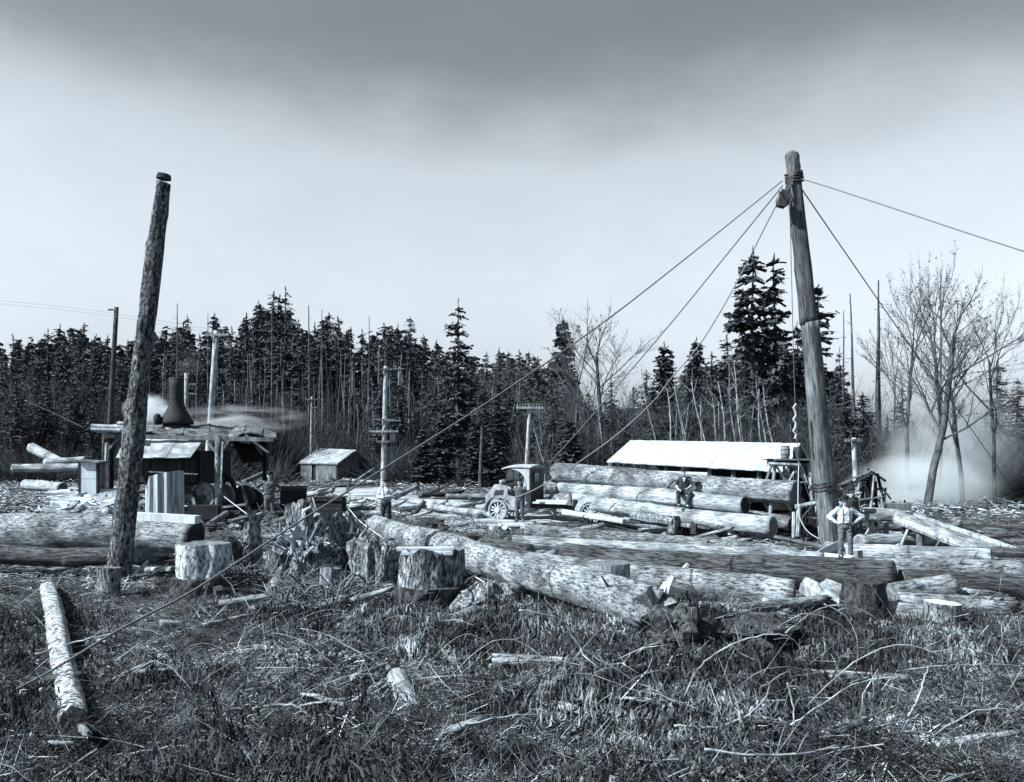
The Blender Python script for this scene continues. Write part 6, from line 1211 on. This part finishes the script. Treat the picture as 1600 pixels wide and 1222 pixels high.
# ---------------------------------------------------------------- forest litter and brush of the clearing
def flat_sticks(name, label, fn, n, lmin, lmax, rmin, rmax, mat, seed, lift=.04, tiltmax=.35):
    rd = np.random.default_rng(seed); x, y = fn(rd, n); z = ground_h(x, y) + rd.uniform(0, lift, n); a = rd.uniform(0, math.pi, n); L = lmin + (lmax - lmin) * rd.random(n) ** 2.2; e = rd.normal(0, tiltmax, n)
    d = np.stack([np.cos(a) * np.cos(e), np.sin(a) * np.cos(e), np.sin(e)], 1); r = (rmin + (rmax - rmin) * rd.random(n) ** 2)[:, None]; u_ = np.cross(d, [0, 0, 1.0]); u_ /= np.linalg.norm(u_, axis=1)[:, None] + 1e-6; v_ = np.cross(u_, d)
    c = np.stack([x, y, z + np.abs(np.sin(e)) * L * .4], 1); bend = rd.normal(0, .08, (n, 3)) * L[:, None]; ring = [c - d * (L / 2)[:, None], c + bend, c + d * (L / 2)[:, None]]; V = []
    for q, k in zip(ring, (1, .9, .5)):
        for t in range(3): ang = 2.094 * t; V.append(q + (u_ * math.cos(ang) + v_ * math.sin(ang)) * r * k)
    V = np.stack(V, 1).reshape(-1, 3); i = np.arange(n)[:, None] * 9; F = np.concatenate([i + np.array([s * 3 + t, s * 3 + (t + 1) % 3, s * 3 + 3 + (t + 1) % 3, s * 3 + 3 + t]) for s in (0, 1) for t in range(3)])
    return tag(bigmesh(name, V, F, M[mat]), label, None, None, 'stuff')
def offlogs(f):
    def g_(rd, n):
        x, y = f(rd, n * 2); px = 800 + x / y * FOC; py = HOR + CAM_H * FOC / y; ok = ~((px > 790) & (py > 812) & (py < 940)) | (rd.random(len(x)) < .22); x, y = x[ok], y[ok]; k = np.arange(n) % len(x); return x[k], y[k]
    return g_
def offroad(f):
    def g_(rd, n):
        x, y = f(rd, n * 2); d = np.min(np.hypot(x[:, None] - cx[None, ::6], y[:, None] - cy[None, ::6]), 1); ok = d > 3.0 + rd.exponential(.8, len(x)); x, y = x[ok], y[ok]
        k = np.arange(n) % len(x); return x[k], y[k]
    return g_
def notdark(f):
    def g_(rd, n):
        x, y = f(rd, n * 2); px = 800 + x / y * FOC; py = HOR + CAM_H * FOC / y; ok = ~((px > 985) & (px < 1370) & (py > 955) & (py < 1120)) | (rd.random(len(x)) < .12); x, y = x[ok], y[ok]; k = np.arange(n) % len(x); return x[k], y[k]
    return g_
near = lambda px0, px1, r0, r1: (lambda rd, n: (lambda Y: ((rd.uniform(px0, px1, n) - 800) / FOC * Y, Y))(CAM_H * FOC / (rd.uniform(r0, r1, n) - HOR)))
flat_sticks('litter', 'broken twigs and chips littering the near ground', near(-60, 1660, 890, 1260), 60000, .03, .32, .002, .009, 'stick', 21)
flat_sticks('litter', 'broken limbs littering the middle ground', offlogs(offroad(clumpy(near(-60, 1660, 800, 930), .35))), 20000, .05, .6, .004, .022, 'stick', 22, lift=.08, tiltmax=.2)
flat_sticks('litter', 'pale slash littering the far clearing', offroad(clumpy(near(-60, 1660, 742, 810), .2)), 15000, .15, 1.4, .01, .06, 'stick', 23, lift=.3, tiltmax=.2)
flat_sticks('litter', 'heaped broken limbs between the stumps', clumpy(near(340, 830, 820, 960), .6, .1), 9000, .1, .7, .005, .025, 'branch_dark', 24, lift=.35, tiltmax=.45)
def ferns(name, label, fn, nclump, per, hmin, hmax, mat, seed, ln=(.15, .4), wd=.011, drape=1.0):
    rd = np.random.default_rng(seed); x, y = fn(rd, nclump); px_c = 800 + x / y * FOC; py_c = HOR + CAM_H * FOC / y; kp = ~((px_c > 590) & (px_c < 700) & (py_c > 1085) & (py_c < 1215)); x, y = x[kp], y[kp]; nclump = len(x); z = ground_h(x, y); H = rd.uniform(hmin, hmax, nclump); n = nclump * per; ci = np.repeat(np.arange(nclump), per)
    a = rd.uniform(0, 6.28, n); rad = rd.random(n) ** .6 * .38; st = np.stack([x[ci] + np.cos(a) * rad, y[ci] + np.sin(a) * rad, z[ci] + H[ci] * (1.08 - rad * 1.1) * rd.uniform(.35, 1, n)], 1)
    L = rd.uniform(ln[0], ln[1], n); out = np.stack([np.cos(a), np.sin(a), np.full(n, .3)], 1) * .35 + rd.normal(0, .16, (n, 3)); dn = np.array([0, 0, -1.0]) * drape + rd.normal(0, .22, (n, 3))
    p0 = st; p1 = st + out * (L * .4)[:, None] + dn * (L * .15)[:, None]; p2 = p1 + out * (L * .12)[:, None] + dn * (L * .42)[:, None]; p3 = p2 + dn * (L * .4)[:, None] + rd.normal(0, .03, (n, 3)); gz_ = np.repeat(ground_h(x, y), per)
    for p in (p1, p2, p3): p[:, 2] = np.maximum(p[:, 2], gz_ + .005)
    w = np.cross(dn, rd.normal(0, 1, (n, 3))); w /= np.linalg.norm(w, axis=1)[:, None] + 1e-6; w *= (wd * rd.uniform(.4, 1.5, n))[:, None]
    V = np.stack([p0 - w * .4, p0 + w * .4, p1 - w, p1 + w, p2 - w * .9, p2 + w * .9, p3 - w * .15, p3 + w * .15], 1).reshape(-1, 3); i = np.arange(n)[:, None] * 8
    F = np.concatenate([i + np.array([0, 1, 3, 2]), i + np.array([2, 3, 5, 4]), i + np.array([4, 5, 7, 6])]); return tag(bigmesh(name, V, F, M[mat]), label, None, None, 'stuff')
ferns('dead_fern_cover', 'hanging dead fern and brush over the foreground', notdark(clumpy(near(420, 1660, 990, 1270), .55, .4)), 620, 90, .06, .34, 'fern', 31, ln=(.1, .34), wd=.008)
ferns('dead_fern_cover', 'matted mid toned fern litter of the right foreground', notdark(clumpy(near(480, 1660, 990, 1270), .5, .1)), 900, 60, .04, .2, 'fern_mid', 36, ln=(.08, .26), wd=.008)
ferns('dead_fern_cover', 'flattened dead fern on the left foreground', clumpy(near(-60, 560, 1060, 1270), 1.1, .3), 240, 50, .05, .2, 'fern', 32, ln=(.06, .22), wd=.007)
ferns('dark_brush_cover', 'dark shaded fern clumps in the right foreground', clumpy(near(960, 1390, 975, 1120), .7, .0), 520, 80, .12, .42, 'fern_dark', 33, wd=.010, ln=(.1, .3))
ferns('dark_brush_cover', 'dark low brush patches over the whole foreground', clumpy(near(-60, 1660, 960, 1270), .5, .35), 620, 70, .08, .45, 'fern_dark', 37, wd=.009, ln=(.08, .25))
def trunk_line(rd, n):
    t = rd.random(n); a_, b_ = onG(770, 1062), onG(1420, 1092); return a_.x + (b_.x - a_.x) * t, a_.y + (b_.y - a_.y) * t + rd.normal(0, .05, n)
ferns('dead_fern_cover', 'dead fern strands draped over the thin fallen trunk', trunk_line, 60, 70, .22, .36, 'fern_mid', 41, ln=(.12, .34), wd=.007)
ferns('broad_leaf_weeds', 'broad leaved weeds in scattered patches of the foreground', clumpy(near(-60, 1660, 970, 1270), .7, .35), 260, 26, .08, .3, 'leafy', 43, ln=(.06, .13), wd=.022, drape=.5)
flat_sticks('chips', 'pale axe chips and bark flakes strewn on the near dirt', clumpy(near(-60, 1660, 880, 1270), 1.2, .1), 4500, .02, .09, .006, .018, 'stick', 44, lift=.02, tiltmax=.3)
ferns('dead_fern_cover', 'small dry weeds round the stumps', clumpy(near(-60, 1660, 880, 1000), .8, .2), 500, 26, .04, .18, 'fern', 34, ln=(.06, .18), wd=.006)
twig_field('dry_stalks', 'thin dry stalks standing in the foreground brush', near(-60, 1660, 940, 1270), 3500, .12, .5, .003, 'stick', 35, up=.8, curve=.6)
flat_sticks('litter', 'brown twigs and needles matting the near ground', near(-60, 1660, 900, 1270), 42000, .05, .5, .002, .008, 'fern_mid', 25, lift=.1, tiltmax=.5)
flat_sticks('litter', 'fresh pale limbs thrown over the foreground brush', clumpy(near(-60, 1660, 940, 1270), .8, .1), 420, .2, .9, .003, .009, 'stick', 26, lift=.3, tiltmax=.4)
# individual branches
BR = [([(206, 981), (254, 993), (290, 1031), (303, 1074)], .016, 'branch', 'arching stem left of the foreground, above the white chips'), ([(306, 1076), (316, 1035), (350, 1003)], .012, 'branch_dark', 'curved stem beside the arching stem of the left foreground'),
      ([(56, 1022), (120, 1003), (185, 987)], .022, 'branch', 'pale pole crossing the scaly trunk at the left edge'), ([(62, 1075), (85, 1100), (112, 1128)], .03, 'branch', 'thick white stick at the bottom left corner'),
      ([(1069, 1092), (1089, 1047), (1136, 1011), (1203, 991), (1240, 1000), (1262, 1030)], .016, 'branch', 'tallest arching stem over the dark brush in the right foreground'), ([(1006, 1021), (1038, 988), (1073, 978), (1128, 996)], .012, 'branch_dark', 'dark arch over the black root clump'),
      ([(810, 953), (876, 968), (907, 1010), (972, 1052), (1059, 1099), (1165, 1156)], .017, 'branch', 'long whip branch slanting from the felled log down to the bottom'), ([(1054, 1134), (1120, 1136), (1176, 1111), (1201, 1082), (1198, 1060)], .02, 'branch', 'crooked pale limb curving up to the thin fallen trunk'),
      ([(1231, 1068), (1239, 1102), (1241, 1134)], .014, 'branch', 'short hanging limb under the thin fallen trunk'), ([(1236, 1133), (1294, 1094), (1337, 1068), (1400, 1056)], .014, 'branch', 'rising branch toward the right end of the thin fallen trunk'),
      ([(1288, 944), (1320, 962), (1337, 990), (1340, 1022), (1333, 1058)], .014, 'branch', 'arched stem falling beside the broad dark stump'), ([(1340, 1012), (1357, 1015), (1385, 1030), (1418, 1048)], .01, 'branch', 'short pale twig right of the arched stem'),
      ([(1345, 1006), (1370, 1000), (1400, 996)], .008, 'branch', 'level twig below the broad dark stump'), ([(1076, 1084), (1152, 1060), (1195, 1057)], .012, 'branch_dark', 'branch lying over the thin fallen trunk'), ([(1384, 1052), (1450, 1042), (1520, 1038), (1600, 1040)], .013, 'branch', 'long level branch at the right edge foreground'),
      ([(400, 1044), (480, 1044), (560, 1044)], .014, 'branch', 'straight level stick in the centre left foreground'), ([(436, 1064), (455, 1082), (472, 1098)], .013, 'branch', 'short slanting stick under the level stick'), ([(395, 1106), (456, 1102), (481, 1116), (499, 1140)], .022, 'branch', 'thick pale limb curving down at the bottom left of centre'),
      ([(462, 1105), (525, 1093), (575, 1085), (614, 1065)], .02, 'branch', 'long limb in the pale limb heap, lower one'), ([(537, 1106), (575, 1079), (606, 1060)], .032, 'branch', 'thickest pale limb of the heap left of the short peeled log'), ([(548, 1110), (590, 1088), (640, 1082)], .022, 'branch', 'pale limb pointing at the short peeled log'), ([(520, 1108), (560, 1090), (596, 1066)], .014, 'branch', 'thin limb on top of the pale limb heap'),
      ([(526, 1031), (575, 1021), (606, 1022)], .011, 'branch', 'light twig above the pale limb heap'), ([(470, 1004), (490, 1003), (516, 1012), (529, 1036)], .011, 'branch', 'small arch in the centre left foreground'), ([(690, 1014), (716, 1045)], .011, 'branch', 'straight twig below the board topped stump'), ([(772, 998), (806, 981), (850, 979), (880, 990)], .011, 'branch', 'low arch below the rotten wood lump'),
      ([(426, 950), (480, 940), (531, 932), (612, 922)], .03, 'branch', 'long pale pole lying to the foot of the board topped stump'), ([(400, 913), (425, 900), (448, 894)], .05, 'branch_dark', 'dark limb left of the small rough stump'), ([(400, 990), (424, 968), (449, 952)], .012, 'branch_dark', 'thin dark stick left of centre'), ([(1125, 965), (1180, 958), (1240, 962), (1290, 975)], .014, 'branch', 'pale branch below the oval cut log end'),
      ([(1130, 985), (1170, 965), (1205, 985)], .012, 'branch', 'crossed twig below the oval cut log end'), ([(880, 903 + 15), (925, 928), (962, 955)], .012, 'branch', 'twig leaning on the flat topped grey stump'), ([(505, 1120), (560, 1126), (600, 1135)], .014, 'branch', 'twig at the bottom beside the short peeled log'), ([(720, 1070), (760, 1095), (790, 1130)], .012, 'branch_dark', 'dark twig right of the short peeled log'),
      ([(900, 1100), (1000, 1086), (1060, 1080)], .011, 'branch', 'faint branch crossing the long whip branch'), ([(1100, 1170), (1200, 1180), (1330, 1165)], .02, 'branch', 'fallen limb at the very bottom right of centre'), ([(200, 1180), (300, 1165), (420, 1180)], .02, 'branch', 'fallen limb at the very bottom left'), ([(1420, 1120), (1440, 1075), (1450, 1040)], .022, 'branch', 'upright grey limb in the right corner foreground')]
for pts, r, m_, lb in BR:
    yb = max(p[1] for p in pts) + 6; Y = onG(pts[0][0], yb).y - .35; Y1 = Y + random.uniform(-.1, .3); pp = [P(a, c, Y + (Y1 - Y) * i / (len(pts) - 1)) for i, (a, c) in enumerate(pts)]; b = MB(); s_ = []
    for i in range(len(pp) - 1):
        p0 = pp[max(i - 1, 0)]; p1 = pp[i]; p2 = pp[i + 1]; p3 = pp[min(i + 2, len(pp) - 1)]
        for t in np.linspace(0, 1, 6, endpoint=False): s_.append(.5 * ((2 * p1) + (p2 - p0) * t + (2 * p0 - 5 * p1 + 4 * p2 - p3) * t * t + (3 * p1 - p0 - 3 * p2 + p3) * t ** 3) + Vector((random.uniform(-1, 1), 0, random.uniform(-1, 1))) * r * .5)
    s_.append(pp[-1]); L = len(s_); r *= .68; b.tube(s_, [r * (1 - .5 * i / L) for i in range(L)], 7, wob=.08)
    for _ in range(2 + L // 6): i = random.randrange(1, L - 1); d = Vector((random.uniform(-1, 1), random.uniform(-.6, .2), random.uniform(-.2, 1))) * random.uniform(.08, .3); b.tube([s_[i], s_[i] + d * .5 + Vector((0, 0, .02)), s_[i] + d], [r * .5, r * .35, r * .15], 5)
    tag(b.build('fallen_branch', M[m_], origin=s_[0], smooth=True), lb, 'branch')

rb = random.Random(99)
for i in range(70):                                     # more thin arching stems through the brush
    px = rb.uniform(100, 1560); py = rb.uniform(960, 1180); c = onG(px, py); L = rb.uniform(.4, 1.7); a = rb.uniform(-.5, .5) + (math.pi if rb.random() < .5 else 0); H = L * rb.uniform(.1, .45); r = rb.uniform(.004, .011); n = 12; drp = rb.uniform(.4, 1)
    pts = [c + Vector((math.cos(a) * L * t, math.sin(a) * L * t * .5, .03 + H * math.sin(math.pi * t * drp) * 1.1)) + Vector((rb.uniform(-1, 1), 0, rb.uniform(-1, 1))) * .012 for t in np.linspace(0, 1, n)]
    b = MB(); b.tube(pts, [r * (1 - .6 * k / n) for k in range(n)], 6, wob=.1)
    for _ in range(rb.randint(1, 4)): k = rb.randrange(2, n - 1); d = Vector((rb.uniform(-1, 1), rb.uniform(-.5, .3), rb.uniform(-.3, .9))) * rb.uniform(.06, .25); b.tube([pts[k], pts[k] + d * .5, pts[k] + d + Vector((0, 0, -.02))], [r * .6, r * .4, r * .2], 4)
    tag(b.build('fallen_branch', M['branch' if i % 3 else 'branch_dark'], origin=pts[0], smooth=True), 'thin dry arching stem in the foreground brush', 'branch', 'thin arching stems all over the foreground brush')

# ---------------------------------------------------------------- steam
def steam(name, label, c, size, dens, seed, scale=1.2, th=.42, grey=.9):
    b = MB(); n = 24; k = 14; vs = []
    for i in range(k + 1):
        ph = math.pi * i / k
        for j in range(n): a = 2 * math.pi * j / n; vs.append((math.sin(ph) * math.cos(a), math.sin(ph) * math.sin(a), math.cos(ph)))
    b.add(vs, [(i * n + j, (i + 1) * n + j, (i + 1) * n + (j + 1) % n, i * n + (j + 1) % n) for i in range(k) for j in range(n)])
    m = bpy.data.materials.new('steam_' + name); m.use_nodes = True; t = m.node_tree; t.nodes.clear(); o = t.nodes.new('ShaderNodeOutputMaterial'); v = t.nodes.new('ShaderNodeVolumePrincipled'); t.links.new(v.outputs[0], o.inputs['Volume'])
    v.inputs['Color'].default_value = (grey * .86, grey * .95, grey * 1.0, 1); v.inputs['Anisotropy'].default_value = .1
    tc = t.nodes.new('ShaderNodeTexCoord'); nz = t.nodes.new('ShaderNodeTexNoise'); nz.inputs['Scale'].default_value = scale; nz.inputs['Detail'].default_value = 5; nz.inputs['Distortion'].default_value = .8
    ad = t.nodes.new('ShaderNodeVectorMath'); ad.operation = 'ADD'; ad.inputs[1].default_value = (seed, seed * .7, 0); t.links.new(tc.outputs['Object'], ad.inputs[0]); t.links.new(ad.outputs[0], nz.inputs[0])
    ln = t.nodes.new('ShaderNodeVectorMath'); ln.operation = 'LENGTH'; t.links.new(tc.outputs['Object'], ln.inputs[0]); fa = t.nodes.new('ShaderNodeMapRange'); fa.inputs[1].default_value = .25; fa.inputs[2].default_value = 1; fa.inputs[3].default_value = 1; fa.inputs[4].default_value = 0; t.links.new(ln.outputs['Value'], fa.inputs[0])
    r = t.nodes.new('ShaderNodeMapRange'); r.inputs[1].default_value = th; r.inputs[2].default_value = th + .25; r.inputs[3].default_value = 0; r.inputs[4].default_value = dens; t.links.new(nz.outputs[0], r.inputs[0])
    mu = t.nodes.new('ShaderNodeMath'); mu.operation = 'MULTIPLY'; t.links.new(r.outputs[0], mu.inputs[0]); t.links.new(fa.outputs[0], mu.inputs[1]); t.links.new(mu.outputs[0], v.inputs['Density'])
    ob = b.build(name, m, loc=c); ob.scale = size; tag(ob, label, 'steam', None, 'stuff'); return ob
steam('steam', 'white steam puff left of the smokestack behind the tall pole', P(228, 640, 34.5), (1.0, .8, .75), 3, 1, 1.1, .3)
steam('steam', 'white steam swirling round the smokestack foot', P(262, 650, 34.8), (1.0, .8, .5), 3.5, 2, 1.1, .3)
steam('steam', 'thin steam drifting right over the shelter roof', P(372, 655, 36), (3.4, 1.4, .7), .8, 3, 1.6, .42)
steam('smoke', 'thin dark smoke above the smokestack', P(297, 568, 34), (.9, .5, .6), .35, 4, 1.2, .35, .35)
steam('steam', 'large bank of white steam behind the leaning alder at right', P(1480, 700, 47), (4.3, 4, 4.2), .5, 5, 1.5, .36)
steam('steam', 'low white steam behind the timber chute', P(1440, 760, 44), (4.0, 3.2, 1.9), .8, 6, 1.5, .3)

# ---------------------------------------------------------------- names that single out each skyline fir
ORD = 'first second third fourth fifth sixth seventh eighth ninth tenth eleventh twelfth'.split()
byg = {}
for o in C.objects:
    if o.parent is None and 'group' in o and (o['group'].startswith('firs on the skyline') or o['group'].startswith('mid sized firs')): byg.setdefault(o['group'], []).append(o)
for gname, lst in byg.items():
    lst.sort(key=lambda o: o.location.x / o.location.y); kind = 'tall skyline fir' if 'skyline' in gname else 'mid sized dark fir'; z_ = gname.replace('firs on the skyline ', '').replace('mid sized firs ', '')
    for i, o in enumerate(lst):
        if len(lst) <= 12: o['label'] = (ORD[i] + ' ' + kind + ' from the left, ' + z_) if len(lst) > 1 else kind + ' ' + z_

# each scattered piece named by its look and its nearest landmark
LM = [(308, 890, 'large pale stump'), (164, 910, 'tall pole foot'), (510, 910, 'slim leaning stump'), (665, 905, 'board topped stump'), (952, 905, 'flat topped grey stump'), (1360, 935, 'broad dark stump'), (1480, 965, 'pale topped right stump'), (780, 835, 'splintered stump by the truck'),
      (400, 850, 'splintered snag'), (480, 860, 'dark root mass'), (1060, 985, 'black root clump'), (812, 800, 'man beside the truck'), (1068, 800, 'seated man'), (1318, 850, 'man with hands on hips'), (603, 790, 'man with folded arms'), (422, 790, 'man in the dark coat'), (100, 1020, 'scaly pale trunk at left'),
      (635, 1100, 'short peeled foreground log'), (1241, 930, 'oval cut log end'), (1400, 915, 'dark shaded log end'), (1440, 835, 'timber chute'), (525, 735, 'low hut'), (600, 740, 'transformer pole'), (145, 760, 'board cabinet'), (800, 920, 'felled log middle'), (1240, 860, 'scarred log cut end'), (1000, 1070, 'long whip branch'), (1200, 1070, 'thin fallen trunk'), (1337, 1020, 'arched stem'), (303, 1040, 'left arching stem'), (480, 1044, 'straight level stick'), (1450, 1060, 'upright grey limb'), (575, 1085, 'pale limb heap'), (900, 840, 'dark knotted log butt'), (700, 850, 'felled log far end')]
TONE = {'peeled_wood': 'pale', 'log_bark': 'barked', 'dark_bark': 'dark', 'stump_bark': 'rough', 'split_wood': 'bright', 'pale_board': 'white', 'pale_branch': 'pale', 'brown_branch': 'dark'}
KIND = {'slash logs strewn over the clearing': 'slash log', 'broken log pieces heaped between the big logs': 'broken log piece', 'rotten broken pieces sunk in the foreground brush': 'rotten broken piece', 'torn bark and wood slabs in the clearing litter': 'torn slab', 'thin arching stems all over the foreground brush': 'thin arching stem'}
bucket = {}
for o in C.objects:
    if o.parent is None and o.get('group') in KIND:
        w = o.location; px = 800 + w.x / w.y * FOC; py = HOR + (CAM_H - w.z) / w.y * FOC; lx, ly, nm = min(LM, key=lambda q: (q[0] - px) ** 2 + 2.2 * (q[1] - py) ** 2)
        dx, dy = px - lx, (py - ly) * 1.5; side = ('right of' if dx > 0 else 'left of') if abs(dx) > abs(dy) else ('in front of' if dy > 0 else 'behind')
        bucket.setdefault((TONE.get(o.data.materials[0].name, 'grey'), KIND[o['group']], side, nm), []).append((px, o))
for (tone, kind, side, nm), lst in bucket.items():
    lst.sort(key=lambda q: q[0])
    for i, (px, o) in enumerate(lst): o['label'] = (tone + ' ' + kind + ' ' + side + ' the ' + nm) if len(lst) == 1 else (ORD[min(i, 11)] + ' ' + tone + ' ' + kind + ' from left, ' + side + ' the ' + nm)
for o in C.objects:                                      # boards have thickness
    if o.type == 'MESH' and o.name.split('.')[0] in ('gable_wall', 'front_wall', 'back_wall', 'doorway'): q = o.modifiers.new('thick', 'SOLIDIFY'); q.thickness = .04; q.offset = 0
